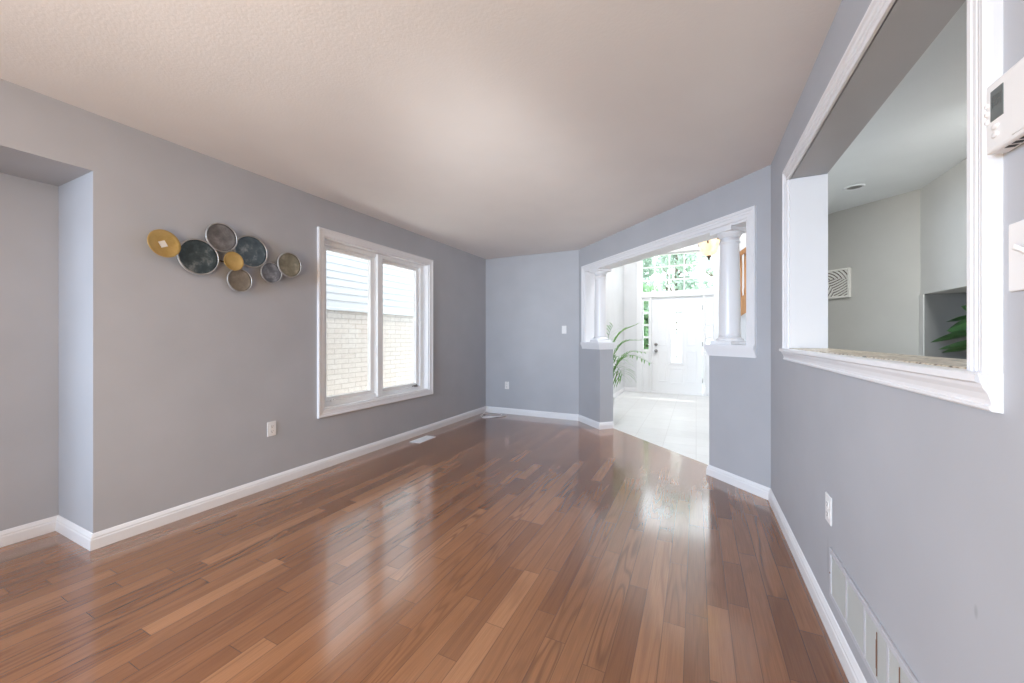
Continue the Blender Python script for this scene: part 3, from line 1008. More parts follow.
# transom
b = MB()
tz0, tz1 = 2.137, 2.99
ya, yb = HY + 0.02, HY + 0.08
b.box(UX0, UX0 + 0.04, ya, yb, tz0, tz1, 0.004)
b.box(UX1 - 0.04, UX1, ya, yb, tz0, tz1, 0.004)
b.box(UX0 + 0.04, UX1 - 0.04, ya, yb, tz0, tz0 + 0.04, 0.004)
b.box(UX0 + 0.04, UX1 - 0.04, ya, yb, tz1 - 0.04, tz1, 0.004)
for k in range(1, 5):
    xc = UX0 + (UX1 - UX0) * k / 5
    b.box(xc - 0.014, xc + 0.014, ya + 0.012, yb - 0.012, tz0 + 0.03, tz1 - 0.03)
for k in range(1, 3):
    zc = tz0 + (tz1 - tz0) * k / 3
    b.box(UX0 + 0.03, UX1 - 0.03, ya + 0.010, yb - 0.010, zc - 0.015, zc + 0.015)
o = struct(b.build('window_4', M['doorwhite']), 'wide gridded transom window over the entrance door', 'window')
b = MB()
b.box(UX0 + 0.03, UX1 - 0.03, HY + 0.048, HY + 0.052, tz0 + 0.03, tz1 - 0.03)
b.build('pane', M['glass'], o)

# ------------------------------------------------------------------ wall sculpture of metal discs
def onwall_left(yc, zc, off, tilt_y=0.0, tilt_z=0.0):
    rot = Matrix.Rotation(tilt_z, 3, 'Z') @ Matrix.Rotation(tilt_y, 3, 'Y') @ Matrix.Rotation(PI / 2, 3, 'Y')
    def f(v):
        w = rot @ v
        return Vector((XL + off + w.x, yc + w.y, zc + w.z))
    return f
sc = thing('wall_sculpture', 'metal wall sculpture of eight overlapping gold, grey and teal discs', 'wall art', (XL, 1.60, 1.74))
DISCS = [  # y, z, r, standoff, material, tilt_y, tilt_z, rim
    (1.181, 1.765, 0.087, 0.050, 'disc_gold', -0.10, 0.10, False),
    (1.379, 1.725, 0.121, 0.026, 'disc_teal', 0.0, 0.0, True),
    (1.507, 1.883, 0.100, 0.046, 'disc_grey', 0.04, 0.0, True),
    (1.715, 1.829, 0.121, 0.022, 'disc_blue', 0.0, 0.0, True),
    (1.571, 1.726, 0.067, 0.058, 'disc_gold', -0.05, 0.05, False),
    (1.632, 1.602, 0.086, 0.030, 'disc_taupe', 0.0, 0.0, True),
    (1.853, 1.690, 0.082, 0.042, 'disc_slate', 0.0, 0.0, True),
    (1.987, 1.773, 0.101, 0.064, 'disc_olive', 0.0, 0.0, True),
]
for i, (yc, zc, r, off, mm, ty, tz, rim) in enumerate(DISCS):
    f = onwall_left(yc, zc, off, ty, tz)
    b = MB()
    if rim:
        prof = [(0, 0.0), (r * 0.80, 0.004), (r * 0.93, 0.012), (r * 0.93, 0.008), (r * 0.80, -0.001), (0, -0.006)]
    else:
        prof = [(0, 0.0), (r * 0.5, 0.004), (r * 0.85, 0.013), (r * 0.99, 0.022), (r, 0.020), (r * 0.85, 0.009), (r * 0.5, -0.001), (0, -0.005)]
    b.lathe(prof, 56, f)
    d = b.build('disc', M[mm], sc)
    if rim:
        b = MB()
        b.lathe([(r * 0.915, 0.008), (r * 0.925, 0.016), (r * 0.985, 0.018), (r, 0.012), (r * 0.99, 0.004), (r * 0.93, 0.0)], 56, f, closed=True)
        b.build('rim', M['rim'], d)
    b = MB()
    b.lathe([(0.0, -off + 0.001), (0.006, -off + 0.001), (0.006, -0.004), (0.0, -0.004)], 10, f if not (ty or tz) else onwall_left(yc, zc, off))
    b.build('mounting_stud', M['bronze'], d)
    if i == 0:
        b = MB()
        rr = Matrix.Rotation(0.45, 3, 'Z')
        b.box(-0.019, 0.019, -0.019, 0.019, 0.0045, 0.0055, 0, lambda v: f(rr @ v))
        st = b.build('price_sticker', M['sticker'], d)
        st['label'] = 'small white paper sticker'
b = MB()
order = [0, 1, 2, 3, 4, 5]
def pt(i):
    yc, zc = DISCS[i][0], DISCS[i][1]
    return (XL + 0.010, yc, zc)
for i, j in ((0, 1), (1, 2), (1, 4), (2, 3), (4, 3), (4, 5), (3, 6), (6, 7)):
    b.tube([pt(i), pt(j)], 0.004, 8)
b.build('connecting_rods', M['bronze'], sc)

# ------------------------------------------------------------------ outlets and switches
def plate(name, fn, label, cat, rocker=None, group=None, loc=(0, 0, 0), w=0.070, h=0.115):
    """fn(a, z, p): a across, z up from the centre, p out of the wall"""
    t = thing(name, label, cat, loc, group)
    g = lambda v: Vector(fn(v.x, v.y, v.z))
    b = MB()
    b.box(-w / 2, w / 2, -h / 2, h / 2, 0.0, 0.006, 0.0025, g)
    b.build('cover_plate', M['plastic'], t)
    if rocker == 'outlet':
        for zc in (0.020, -0.020):
            b = MB()
            b.box(-0.017, 0.017, zc - 0.0145, zc + 0.0145, 0.004, 0.0085, 0.002, g)
            s = b.build('socket', M['plastic'], t)
            b = MB()
            b.box(-0.008, -0.006, zc - 0.002, zc + 0.007, 0.008, 0.0088, 0, g)
            b.box(0.006, 0.008, zc - 0.001, zc + 0.006, 0.008, 0.0088, 0, g)
            b.lathe([(0, 0.008), (0.003, 0.008), (0.003, 0.0088), (0, 0.0088)], 10, lambda v: g(Vector((v.x, v.y + zc - 0.008, v.z))))
            b.build('slot', M['slot'], s)
    elif rocker == 'decora':
        b = MB()
        b.box(-0.0165, 0.0165, -0.033, 0.033, 0.004, 0.008, 0.002, g)
        b.build('rocker', M['plastic'], t)
    elif rocker == 'toggle':
        b = MB()
        b.box(-0.006, 0.006, -0.013, 0.013, 0.004, 0.008, 0.001, g)
        b.box(-0.004, 0.004, -0.002, 0.006, 0.006, 0.022, 0.0015, lambda v: g(Vector((v.x, v.y + (v.z - 0.006) * 0.7, v.z))))
        b.build('toggle', M['plastic'], t)
    for zc in ((0.0,) if rocker == 'outlet' else (0.046, -0.046) if rocker == 'decora' else (0.030, -0.030)):
        b = MB()
        b.lathe([(0, 0.0055), (0.0032, 0.0055), (0.0028, 0.0072), (0, 0.0075)], 12, lambda v: g(Vector((v.x, v.y + zc, v.z))))
        b.build('screw', M['plastic'], t)
    return t
plate('wall_outlet', lambda a, z, p: (XL + p, 1.886 + a, 0.460 + z), 'white outlet under the disc sculpture on the window wall', 'outlet', 'outlet', loc=(XL, 1.886, 0.46))
plate('wall_outlet', lambda a, z, p: (-2.655 + a, YB - p, 0.440 + z), 'white outlet low on the far wall near the coiled cable', 'outlet', 'outlet', loc=(-2.655, YB, 0.44))
plate('wall_outlet', lambda a, z, p: (XR - p, 1.955 + a, 0.487 + z), 'white outlet below the kitchen opening, over the air grille', 'outlet', 'outlet', loc=(XR, 1.955, 0.487))
plate('light_switch', lambda a, z, p: (-1.725 + a, YB - p, 1.300 + z), 'white rocker switch on the far wall beside the hall opening', 'switch', 'decora', loc=(-1.725, YB, 1.30))
plate('light_switch', lambda a, z, p: (XR - p, 0.918 + a, 1.319 + z), 'white toggle switch right below the thermostat', 'switch', 'toggle', loc=(XR, 0.914, 1.318), w=0.085, h=0.116)

# ------------------------------------------------------------------ thermostat
t = thing('thermostat', 'white digital thermostat on the wall beside the kitchen opening', 'thermostat', (XR, 0.893, 1.56))
ty0, ty1, tz0_, tz1_ = 0.828, 0.970, 1.503, 1.621
def th(v):   # local x: across towards -y, y: up, z: out
    return Vector((XR - v.z, ty1 - v.x, tz0_ + v.y))
b = MB()
b.box(0.0, 0.142, 0.0, 0.120, 0.0, 0.029, 0.005, th)
b.build('case', M['plastic'], t)
b = MB()
b.box(0.066, 0.139, 0.006, 0.114, 0.027, 0.0315, 0.002, th)
b.build('front_cover', M['plastic'], t)
b = MB()
b.box(0.016, 0.046, 0.052, 0.104, 0.0285, 0.0300, 0.0006, th)
sc_ = b.build('screen', M['lcd'], t)
b = MB()
for (xa, ya_) in ((0.021, 0.075), (0.033, 0.075)):
    for (dx0, dx1, dy0, dy1) in ((0, 0.008, 0, 0.0012), (0, 0.008, 0.008, 0.0092), (0, 0.008, 0.016, 0.0172), (0, 0.0012, 0, 0.0172), (0.0068, 0.008, 0, 0.0172)):
        b.box(xa + dx0, xa + dx1, ya_ + dy0, ya_ + dy1, 0.0300, 0.0302, 0, th)
b.build('segments', M['lcd_seg'], sc_)
for (xc, yc, rx) in ((0.007, 0.084, 0.0042), (0.007, 0.070, 0.0042), (0.007, 0.056, 0.0042), (0.027, 0.040, 0.008), (0.027, 0.026, 0.008)):
    b = MB()
    b.lathe([(0, 0.026), (1, 0.026), (1, 0.0305), (0.8, 0.0318), (0, 0.032)], 20, lambda v: th(Vector((xc + v.x * rx, yc + v.y * 0.0048, v.z))))
    b.build('button', M['plastic'], t)
b = MB()
for k in range(5):
    b.box(0.030 + k * 0.016, 0.040 + k * 0.016, -0.0006, 0.001, 0.008, 0.020, 0, th)
b.build('vent_slots', M['slot'], t)

# ------------------------------------------------------------------ return air grille
GY0, GY1, GZA, GZB = 1.070, 1.925, 0.150, 0.345
t = thing('air_grille', 'long white return air grille low on the right wall', 'vent', (XR, (GY0 + GY1) / 2, GZA))
b = MB()
fw = 0.020
b.box(XR - 0.009, XR, GY0, GY1, GZA, GZA + fw, 0.002)
b.box(XR - 0.009, XR, GY0, GY1, GZB - fw, GZB, 0.002)
b.box(XR - 0.009, XR, GY0, GY0 + fw, GZA + fw, GZB - fw, 0.002)
b.box(XR - 0.009, XR, GY1 - fw, GY1, GZA + fw, GZB - fw, 0.002)
b.build('frame', M['grille'], t)
b = MB()
b.box(XR - 0.0015, XR - 0.0005, GY0 + 0.01, GY1 - 0.01, GZA + 0.01, GZB - 0.01)
b.build('back_plate', M['grille_back'], t)
nd = 5
for k in range(1, nd):
    b = MB()
    yc = GY0 + fw + (GY1 - GY0 - 2 * fw) * k / nd
    b.box(XR - 0.007, XR - 0.001, yc - 0.007, yc + 0.007, GZA + fw, GZB - fw, 0.0015)
    b.build('divider_bar', M['grille'], t)
b = MB()
for k in range(20):
    zc = GZA + fw + (GZB - GZA - 2 * fw) * (k + 0.5) / 20
    b.quad([(XR - 0.0065, GY0 + fw, zc - 0.004), (XR - 0.0065, GY1 - fw, zc - 0.004), (XR - 0.0015, GY1 - fw, zc + 0.003), (XR - 0.0015, GY0 + fw, zc + 0.003)])
b.build('louvre_blades', M['grille_blade'], t)
for yc, z0, z1 in ((1.485, GZA + 0.03, GZB - 0.035), (1.489, GZA + 0.05, GZB - 0.06), (1.345, GZA + 0.09, GZB - 0.03)):
    b = MB()
    b.box(XR - 0.0078, XR - 0.0062, yc - 0.0016, yc + 0.0016, z0, z1)
    b.build('rust_streak', M['rust'], t)
for yc in (GY0 + 0.05, GY1 - 0.012):
    b = MB()
    b.lathe([(0, 0.008), (0.004, 0.008), (0.0035, 0.0105), (0, 0.011)], 12, lambda v: Vector((XR - v.z, yc + v.x, (GZA + GZB) / 2 + v.y)))
    b.build('screw', M['rust'], t)

# ------------------------------------------------------------------ floor register and cable
t = thing('floor_register', 'white slotted floor vent below the side window', 'vent', (-2.85, 3.525, 0))
vx0, vx1, vy0, vy1 = -2.925, -2.785, 3.375, 3.675
b = MB()
b.box(vx0, vx1, vy0, vy0 + 0.014, 0, 0.006, 0.002)
b.box(vx0, vx1, vy1 - 0.014, vy1, 0, 0.006, 0.002)
b.box(vx0, vx0 + 0.014, vy0 + 0.014, vy1 - 0.014, 0, 0.006, 0.002)
b.box(vx1 - 0.014, vx1, vy0 + 0.014, vy1 - 0.014, 0, 0.006, 0.002)
b.box((vx0 + vx1) / 2 - 0.004, (vx0 + vx1) / 2 + 0.004, vy0 + 0.01, vy1 - 0.01, 0, 0.006)
b.build('frame', M['trim'], t)
b = MB()
b.box(vx0 + 0.01, vx1 - 0.01, vy0 + 0.01, vy1 - 0.01, 0.0003, 0.001)
b.build('damper', M['grille_back'], t)
b = MB()
for k in range(24):
    yc = vy0 + 0.018 + (vy1 - vy0 - 0.036) * (k + 0.5) / 24
    b.box(vx0 + 0.012, vx1 - 0.012, yc - 0.004, yc + 0.004, 0.0012, 0.0052)
b.build('louvre_blades', M['trim'], t)

b = MB()
pts = []
ctrl = [(-3.00, 5.27, 0.09), (-2.985, 5.20, 0.03), (-2.955, 5.08, 0.006), (-2.93, 4.97, 0.006), (-2.84, 4.87, 0.006), (-2.74, 4.90, 0.006), (-2.68, 5.00, 0.006), (-2.66, 5.10, 0.006),
        (-2.70, 5.20, 0.006), (-2.80, 5.235, 0.006), (-2.90, 5.21, 0.008), (-2.95, 5.12, 0.013), (-2.925, 5.00, 0.014), (-2.83, 4.90, 0.014), (-2.72, 4.93, 0.014), (-2.62, 5.05, 0.008), (-2.60, 5.16, 0.006)]
def catmull(P, n=6):
    P = [Vector(p) for p in P]
    P = [P[0] * 2 - P[1]] + P + [P[-1] * 2 - P[-2]]
    out = []
    for i in range(1, len(P) - 2):
        p0, p1, p2, p3 = P[i - 1], P[i], P[i + 1], P[i + 2]
        for k in range(n):
            u = k / n
            out.append(0.5 * ((2 * p1) + (p2 - p0) * u + (2 * p0 - 5 * p1 + 4 * p2 - p3) * u * u + (3 * p1 - p0 - 3 * p2 + p3) * u ** 3))
    out.append(P[-2])
    return out
b.tube(catmull(ctrl), 0.0055, 8)
tag(b.build('cable', M['cable']), 'white cable lying in a loose loop in the far corner', 'cable')

# ------------------------------------------------------------------ palm in the hall
PX, PY = -1.225, 5.66
t = thing('potted_palm', 'green feathery palm in the hall behind the far column', 'plant', (PX, PY, 0))
b = MB()
b.lathe([(0, 0.0), (0.10, 0.0), (0.115, 0.02), (0.145, 0.26), (0.15, 0.30), (0.14, 0.30), (0.132, 0.27), (0.0, 0.27)], 32, lambda v: Vector((PX + v.x, PY + v.y, v.z)))
b.build('pot', M['pot'], t)
b = MB()
b.lathe([(0, 0.275), (0.132, 0.272), (0.132, 0.265), (0, 0.265)], 24, lambda v: Vector((PX + v.x, PY + v.y, v.z)))
b.build('soil', M['soil'], t)
rnd = random.Random(4)
def frond(P, n, ln, droop=0.5, wd=0.024, start=0.35, stem=0.005):
    pts = catmull(P, 8)
    b = MB()
    b.tube(pts, [stem * (1 - 0.7 * i / len(pts)) for i in range(len(pts))], 6)
    m = len(pts)
    for k in range(n):
        u = start + (1 - start) * (k + 0.5) / n
        i = min(m - 2, int(u * (m - 1)))
        p = pts[i]
        d = (pts[i + 1] - pts[i]).normalized()
        side = d.cross(Vector((0, 0, 1)))
        if side.length < 0.1:
            side = Vector((1, 0, 0))
        side.normalize()
        L = ln * (0.55 + 0.45 * math.sin(PI * min(1, (u - start) / (1 - start) * 0.85 + 0.15))) * rnd.uniform(0.85, 1.1)
        for sgn in (-1, 1):
            dirn = (d * 0.75 + side * sgn * 0.75 + Vector((0, 0, 0.12))).normalized()
            prev = None
            segs = 5
            q = p.copy()
            w0 = wd * rnd.uniform(0.8, 1.15)
            wv = dirn.cross(Vector((0, 0, 1)))
            wv = wv.normalized() if wv.length > 0.05 else Vector((0, 1, 0))
            row = []
            for s in range(segs + 1):
                f = s / segs
                ww = w0 * (0.35 + 1.3 * f) * (1 - f) ** 0.6 if s < segs else 0.0005
                row.append((b.bm.verts.new(q + wv * ww * 0.5), b.bm.verts.new(q - wv * ww * 0.5 + Vector((0, 0, 0.001)))))
                dirn = (dirn + Vector((0, 0, -droop * f * 0.55))).normalized()
                q = q + dirn * (L / segs)
            for a, c in zip(row, row[1:]):
                f_ = b.bm.faces.new([a[0], a[1], c[1], c[0]])
                f_.smooth = True
    return b.build('frond', M['palm'], t, recalc=False)
Z0 = 0.27
FR = [
    ([(PX, PY, Z0), (-1.10, 5.55, 0.62), (-0.95, 5.40, 0.86), (-0.75, 5.20, 0.95), (-0.50, 5.02, 0.86)], 13, 0.15, 0.9),
    ([(PX, PY, Z0), (-1.12, 5.58, 0.55), (-1.05, 5.50, 0.75), (-0.98, 5.42, 0.76), (-0.90, 5.36, 0.66)], 8, 0.34, 1.0),
    ([(PX, PY, Z0), (-1.20, 5.68, 0.70), (-1.14, 5.72, 1.02), (-1.00, 5.76, 1.26), (-0.78, 5.82, 1.38)], 13, 0.20, 0.25),
    ([(PX, PY, Z0), (-1.17, 5.70, 0.65), (-1.09, 5.74, 0.95), (-0.95, 5.78, 1.12), (-0.72, 5.84, 1.15)], 12, 0.20, 0.35),
    ([(PX, PY, Z0), (-1.20, 5.62, 0.70), (-1.16, 5.56, 1.00), (-1.12, 5.50, 1.24), (-1.05, 5.42, 1.36)], 11, 0.20, 0.6),
    ([(PX, PY, Z0), (-1.24, 5.60, 0.75), (-1.26, 5.56, 1.05), (-1.27, 5.52, 1.22), (-1.28, 5.50, 1.30)], 7, 0.10, 0.5),
    ([(PX, PY, Z0), (-1.14, 5.66, 0.60), (-1.00, 5.66, 0.85), (-0.85, 5.62, 0.98), (-0.64, 5.55, 0.98)], 11, 0.18, 0.6),
    ([(PX, PY, Z0), (-1.11, 5.56, 0.50), (-1.03, 5.46, 0.68), (-0.97, 5.38, 0.70), (-0.92, 5.32, 0.60)], 8, 0.30, 1.2),
    ([(PX, PY, Z0), (-1.13, 5.60, 0.60), (-1.06, 5.52, 0.84), (-1.00, 5.45, 0.92), (-0.93, 5.38, 0.88)], 8, 0.28, 1.0),
]
for P, n, ln, dr in FR:
    frond(P, n, ln, dr)

# ------------------------------------------------------------------ pendant lamp in the hall
LX, LY = 0.145, 5.35
t = thing('pendant_lamp', 'lit amber glass bowl lamp with bronze finial hanging in the hall', 'lamp', (LX, LY, HH))
def pl(v):
    return Vector((LX + v.x, LY + v.y, v.z))
b = MB()
zb = 2.20
prof = [(0.012, zb), (0.05, zb + 0.012), (0.09, zb + 0.045), (0.106, zb + 0.095), (0.112, zb + 0.150), (0.124, zb + 0.185), (0.119, zb + 0.186), (0.106, zb + 0.150), (0.100, zb + 0.097), (0.085, zb + 0.05), (0.045, zb + 0.018), (0.012, zb + 0.006)]
b.lathe(prof, 48, pl)
b.build('glass_bowl', M['amber'], t)
b = MB()
b.lathe([(0, zb - 0.055), (0.006, zb - 0.05), (0.010, zb - 0.035), (0.018, zb - 0.022), (0.026, zb - 0.006), (0.030, zb + 0.006), (0.0, zb + 0.010)], 24, pl)
b.build('finial', M['bronze'], t)
for k in range(3):
    a = 2 * PI * k / 3 + 0.4
    def rp(r, z):
        return (LX + r * math.cos(a), LY + r * math.sin(a), z)
    b = MB()
    b.tube(catmull([rp(0.01, zb + 0.34), rp(0.06, zb + 0.30), rp(0.11, zb + 0.22), rp(0.138, zb + 0.18), rp(0.134, zb + 0.145), rp(0.114, zb + 0.150)]), 0.0085, 8)
    b.build('bronze_arm', M['bronze'], t)
b = MB()
b.tube([(LX, LY, zb + 0.0), (LX, LY, HH - 0.02)], 0.008, 10)
b.lathe([(0, HH - 0.04), (0.05, HH - 0.03), (0.065, HH - 0.005), (0.065, HH), (0, HH)], 24, pl)
b.build('stem', M['bronze'], t)
lamp('hall_lamp_bulb', 'POINT', (LX, LY, zb + 0.11), 2, (1.0, 0.75, 0.45), radius=0.05)

# ------------------------------------------------------------------ staircase in the hall
t = thing('staircase', 'honey oak staircase balustrade behind the nearer column', 'stairs', (0.3, 6.0, 0))
SY0, SY1 = 6.02, 7.0
sx, sz, rise, run = -0.10, 0.86, 0.19, 0.255
nst = 9
slope = rise / run
x_s = -0.62 + 0.9
# nosing line: z = zs + slope * (x - xs)
xs, zs = 0.41, 1.135
b = MB()
poly = [(xs, 0), (xs + nst * run, 0), (xs + nst * run, zs + 0.24 + slope * nst * run), (xs, zs + 0.24)]
b.prism(poly, 0, 0.06, lambda v: Vector((v.x, SY0 + v.z, v.y)))
b.build('flank', M['hall_wall'], t)
b = MB()
b.prism([(xs, zs + 0.24), (xs + nst * run, zs + 0.24 + slope * nst * run), (xs + nst * run, zs + 0.50 + slope * nst * run), (xs, zs + 0.50)], -0.015, 0.075, lambda v: Vector((v.x, SY0 + v.z, v.y)))
b.build('string_board', M['oak'], t)
b = MB()
for k in range(nst):
    b.box(xs + k * run, xs + nst * run, SY0 + 0.06, SY1, zs + 0.05 + k * rise, zs + 0.05 + (k + 1) * rise)
b.build('treads', M['oak'], t)
for k in range(30):
    xc = xs + 0.03 + k * 0.055
    zz = zs + 0.49 + slope * (xc - xs)
    b = MB()
    b.tube([(xc, SY0 + 0.03, zz - 0.01), (xc, SY0 + 0.03, zz + 0.06), (xc, SY0 + 0.03, zz + 0.10), (xc, SY0 + 0.03, zz + 0.46), (xc, SY0 + 0.03, zz + 0.59)], [0.020, 0.020, 0.015, 0.019, 0.014], 10)
    b.build('baluster', M['oak'], t)
b = MB()
b.prism([(xs, zs + 1.06), (xs + nst * run, zs + 1.06 + slope * nst * run), (xs + nst * run, zs + 1.13 + slope * nst * run), (xs, zs + 1.13)], -0.005, 0.065, lambda v: Vector((v.x, SY0 + v.z, v.y)))
b.build('handrail', M['oak'], t)

# ------------------------------------------------------------------ kitchen things
# carved panel on the angled wall
ux, uy = 1 / R2, -1 / R2            # along the wall, to the right
def art(v):                         # x along, y up, z out of the wall
    ox, oy = 1.353, KD - 1.353
    return Vector((ox + ux * v.x - v.z / R2, oy + uy * v.x - v.z / R2, 1.577 + v.y))
AW, AH = 0.285, 0.285
t = thing('carved_panel', 'square carved wall panel with white ribs over brown, in the kitchen', 'wall art', (1.353, KD - 1.353, 1.577))
b = MB()
fw = 0.016
b.box(-AW, 0, 0, fw, 0, 0.035, 0.002, art)
b.box(-AW, 0, AH - fw, AH, 0, 0.035, 0.002, art)
b.box(-AW, -AW + fw, fw, AH - fw, 0, 0.035, 0.002, art)
b.box(-fw, 0, fw, AH - fw, 0, 0.035, 0.002, art)
b.build('frame', M['art_white'], t)
b = MB()
b.box(-AW + 0.005, -0.005, 0.005, AH - 0.005, 0.004, 0.014, 0, art)
b.build('ground', M['art_brown'], t)
b = MB()
NG = 84
x0a, ya0 = -AW + fw - 0.001, fw - 0.001
wda = AW - 2 * fw + 0.002
def stripe(X, Y):
    """signed distance-like field of the carved zebra stripes; X right, Y up, both 0..1"""
    top = Y > 0.60 + 0.10 * math.sin(3.0 * X)
    seam = 0.50 - 0.30 * Y + 0.05 * math.sin(6 * Y)
    if top:
        q = math.hypot(X - 0.10, (Y - 0.40) * 1.1) * 9.0
    elif X > seam:
        q = (Y - 0.34 * X + 0.10 * math.sin(3 * X)) * 9.5
    else:
        q = math.hypot(X + 0.45, (Y - 0.75) * 0.9) * 9.0
    return q - math.floor(q)
hv = {}
for i in range(NG + 1):
    for j in range(NG + 1):
        hv[i, j] = b.bm.verts.new(art(Vector((x0a + wda * i / NG, ya0 + wda * j / NG, 0.026))))
keep = []
for i in range(NG):
    for j in range(NG):
        if stripe((i + 0.5) / NG, (j + 0.5) / NG) < 0.56:
            keep.append(b.bm.faces.new([hv[i, j], hv[i + 1, j], hv[i + 1, j + 1], hv[i, j + 1]]))
bmesh.ops.delete(b.bm, geom=[v for v in b.bm.verts if not v.link_faces], context='VERTS')
r_ = bmesh.ops.extrude_face_region(b.bm, geom=list(b.bm.faces))
down = art(Vector((0, 0, 0.013))) - art(Vector((0, 0, 0.026)))
for v in r_['geom']:
    if isinstance(v, bmesh.types.BMVert):
        v.co += down
b.build('carved_ribs', M['art_white'], t)

# recessed ceiling light
rx, ry = 1.189, 4.104
t = thing('recessed_light', 'round recessed downlight in the kitchen ceiling', 'lamp', (rx, ry, H))
b = MB()
b.lathe([(0.048, H - 0.001), (0.050, H - 0.006), (0.066, H - 0.007), (0.072, H - 0.003), (0.072, H), (0.048, H)], 36, lambda v: Vector((rx + v.x, ry + v.y, v.z)), closed=True)
b.build('trim_ring', M['trim'], t)
b = MB()
b.lathe([(0, H - 0.004), (0.025, H - 0.0045), (0.030, H - 0.002), (0.048, H - 0.0015)], 28, lambda v: Vector((rx + v.x, ry + v.y, v.z)))
b.build('lamp_face', M['steel'], t)

# counter in the recess
t = thing('base_cabinet', 'white base cabinet standing in the kitchen recess', 'cabinet', (2.05, 3.66, 0))
b = MB()
b.box(1.76, 2.345, 3.01, 4.325, 0.09, 0.86, 0.003)
b.box(1.81, 2.345, 3.01, 4.325, 0.0, 0.09)
b.build('carcass', M['cabinet'], t)
for k in range(3):
    b = MB()
    ya = 3.02 + k * 0.436
    b.box(1.742, 1.76, ya, ya + 0.426, 0.10, 0.85, 0.003)
    d = b.build('door', M['cabinet'], t)
    b = MB()
    b.tube([(1.742, ya + 0.38, 0.62), (1.722, ya + 0.38, 0.63), (1.722, ya + 0.38, 0.73), (1.742, ya + 0.38, 0.74)], 0.005, 8)
    b.build('handle', M['steel'], d)
b = MB()
b.box(1.715, 2.348, 3.003, 4.328, 0.86, 0.90, 0.004)
tag(b.build('worktop', M['granite']), 'speckled granite worktop in the kitchen recess', 'worktop')

# leafy plant on the worktop
KX, KY, KZ = 1.86, 3.80, 0.90
t = thing('potted_plant', 'dark green broad-leaved plant in the kitchen recess', 'plant', (KX, KY, KZ))
b = MB()
b.lathe([(0, 0), (0.07, 0), (0.08, 0.01), (0.095, 0.14), (0.10, 0.15), (0.092, 0.15), (0.086, 0.135), (0, 0.13)], 28, lambda v: Vector((KX + v.x, KY + v.y, KZ + v.z)))
b.build('pot', M['pot'], t)
b = MB()
b.lathe([(0, 0.138), (0.086, 0.136), (0.086, 0.13), (0, 0.13)], 20, lambda v: Vector((KX + v.x, KY + v.y, KZ + v.z)))
b.build('soil', M['soil'], t)
def broad_leaf(base, mid, tip, w, cup=0.25, twist=0.0):
    pts = catmull([base, mid, tip], 8)
    b = MB()
    m = len(pts)
    start = int(m * 0.34)
    b.tube(pts[:start + 2], 0.004, 6)
    rows = []
    for i in range(start, m):
        u = (i - start) / (m - 1 - start)
        d = (pts[min(i + 1, m - 1)] - pts[max(i - 1, 0)]).normalized()
        side = d.cross(Vector((0, 0, 1))).normalized()
        side = Matrix.Rotation(twist, 3, d) @ side
        nrm = side.cross(d).normalized()
        ww = w * (math.sin(PI * min(1, u * 0.93 + 0.07)) ** 0.75) * (1 - 0.35 * u) if u < 1 else 0.0008
        row = []
        for k in (-1, -0.5, 0, 0.5, 1):
            row.append(b.bm.verts.new(pts[i] + side * ww * k + nrm * (abs(k) * ww * cup)))
        rows.append(row)
    for a, c in zip(rows, rows[1:]):
        for k in range(4):
            f = b.bm.faces.new([a[k], a[k + 1], c[k + 1], c[k]])
            f.smooth = True
    return b.build('leaf', M['broadleaf'], t, recalc=False)
KB = Vector((KX, KY, KZ + 0.135))
LEAVES = [
    ((-0.02, 0.08, 0.27), (-0.12, 0.31, 0.27), 0.060, 0.25),
    ((-0.02, 0.08, 0.23), (-0.10, 0.33, 0.21), 0.075, 1.0),
    ((-0.04, 0.10, 0.17), (-0.18, 0.38, 0.11), 0.066, 0.35),
    ((-0.03, 0.07, 0.08), (-0.14, 0.32, 0.03), 0.062, 0.35),
    ((-0.02, 0.05, 0.28), (-0.10, 0.17, 0.38), 0.080, 1.2),
    ((-0.02, 0.05, 0.18), (-0.16, 0.21, 0.20), 0.085, 1.1),
    ((0.02, -0.03, 0.30), (0.10, -0.16, 0.40), 0.065, 0.4),
    ((-0.04, -0.04, 0.22), (-0.20, -0.18, 0.28), 0.065, 0.3),
    ((0.03, 0.03, 0.32), (0.08, 0.12, 0.42), 0.065, 0.6),
    ((-0.04, 0.04, 0.10), (-0.22, 0.17, 0.06), 0.065, 0.6),
]
for mid, tip, w, tw in LEAVES:
    broad_leaf(KB + Vector((mid[0] * 0.3, mid[1] * 0.3, 0)), KB + Vector(mid), KB + Vector(tip), w, 0.25, tw)

# ------------------------------------------------------------------ outdoors
b = MB()
b.box(-9, -3.75, -6, 12, -0.12, -0.05)
struct(b.build('ground_side', M['concrete']))
b = MB()
b.box(-9, 12, 9.0, 30, -0.12, -0.05)
struct(b.build('ground_front', M['lawn']))
b = MB()
b.box(-2.0, 1.4, 8.86, 10.4, -0.12, -0.02)
struct(b.build('ground_porch', M['concrete']))

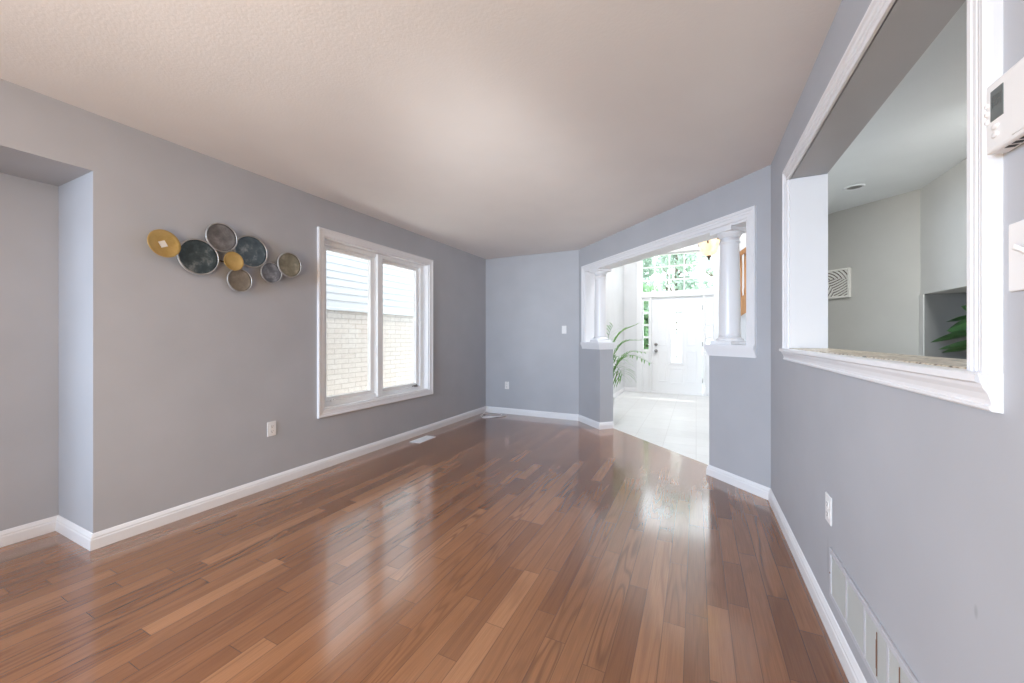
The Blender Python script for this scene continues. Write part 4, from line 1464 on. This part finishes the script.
NXW = -4.95
t = thing('neighbour_house', 'pale brick and siding house wall outside the side window', 'house', (NXW, 4, 0))
b = MB()
b.box(NXW - 0.2, NXW, 0.5, 9.5, -0.05, 1.62)
b.build('brick_wall', M['brick'], t)
b = MB()
b.box(NXW - 0.2, NXW + 0.022, 0.5, 9.5, 1.60, 1.645, 0.004)
b.build('drip_ledge', M['siding'], t)
b = MB()
k = 0
z = 1.645
while z < 4.6:
    b.bm.faces.new([b.bm.verts.new(p) for p in ((NXW + 0.009, 0.5, z), (NXW + 0.009, 9.5, z), (NXW + 0.004, 9.5, z + 0.112), (NXW + 0.004, 0.5, z + 0.112))])
    b.bm.faces.new([b.bm.verts.new(p) for p in ((NXW + 0.004, 0.5, z + 0.112), (NXW + 0.004, 9.5, z + 0.112), (NXW + 0.009, 9.5, z + 0.112), (NXW + 0.009, 0.5, z + 0.112))])
    z += 0.112
b.box(NXW - 0.2, NXW + 0.003, 0.5, 9.5, 1.62, 4.6)
b.build('lap_siding', M['siding'], t, recalc=False)

def tree(x, y, h, r, seed, leafm, label, n=2600, low=0.35):
    rnd = random.Random(seed)
    t = thing('garden_tree', label, 'tree', (x, y, -0.05), 'trees in front of the house')
    b = MB()
    b.tube([(x, y, -0.05), (x + 0.05, y, h * 0.3), (x - 0.04, y + 0.05, h * 0.6), (x, y, h * 0.85)], [0.13, 0.11, 0.08, 0.03], 10)
    for k in range(7):
        a = rnd.uniform(0, 2 * PI)
        zz = h * rnd.uniform(0.35, 0.65)
        rr = r * rnd.uniform(0.5, 0.8)
        b.tube([(x, y, zz), (x + rr * 0.5 * math.cos(a), y + rr * 0.5 * math.sin(a), zz + 0.35), (x + rr * math.cos(a), y + rr * math.sin(a), zz + 0.8)], [0.05, 0.035, 0.012], 6)
    b.build('trunk', M['bark'], t)
    b = MB()
    blobs = []
    for k in range(16):
        a = rnd.uniform(0, 2 * PI)
        q = rnd.uniform(0, 0.7) * r
        blobs.append((Vector((x + q * math.cos(a), y + q * math.sin(a), h * rnd.uniform(low, 0.92))), r * rnd.uniform(0.3, 0.5)))
    for k in range(n):
        c, br = rnd.choice(blobs)
        v = Vector((rnd.gauss(0, 1), rnd.gauss(0, 1), rnd.gauss(0, 1))).normalized() * br * rnd.uniform(0.6, 1.0)
        p = c + v
        u = Vector((rnd.gauss(0, 1), rnd.gauss(0, 1), rnd.gauss(0, 1))).normalized()
        w = u.cross(Vector((rnd.gauss(0, 1), rnd.gauss(0, 1), rnd.gauss(0, 1)))).normalized()
        s = rnd.uniform(0.07, 0.13)
        b.quad([p - u * s, p + w * s * 0.5, p + u * s, p - w * s * 0.5])
    o = b.build('crown', M[leafm], t, recalc=False)
    o['kind'] = 'stuff'
    return t
tree(-1.6, 13.2, 2.9, 0.85, 1, 'tree_leaf_deep', 'leafy tree outside the narrow sidelight next to the door knob', 3000, 0.2)
tree(-0.75, 18.4, 6.6, 1.35, 2, 'tree_leaf', 'pale leafy tree outside, through the middle of the transom window', 5000)
tree(1.2, 22.6, 7.2, 1.5, 3, 'tree_leaf', 'pale leafy tree outside, through the lamp end of the transom window', 5000)
tree(-2.8, 22.6, 7.2, 1.5, 5, 'tree_leaf', 'pale leafy tree outside, through the door-knob end of the transom window', 5000)

# ------------------------------------------------------------------ render sampling
S.cycles.max_bounces = 10
S.cycles.diffuse_bounces = 6
S.cycles.glossy_bounces = 4
S.cycles.transparent_max_bounces = 12
S.cycles.caustics_reflective = False
S.cycles.caustics_refractive = False
S.cycles.sample_clamp_indirect = 6.0
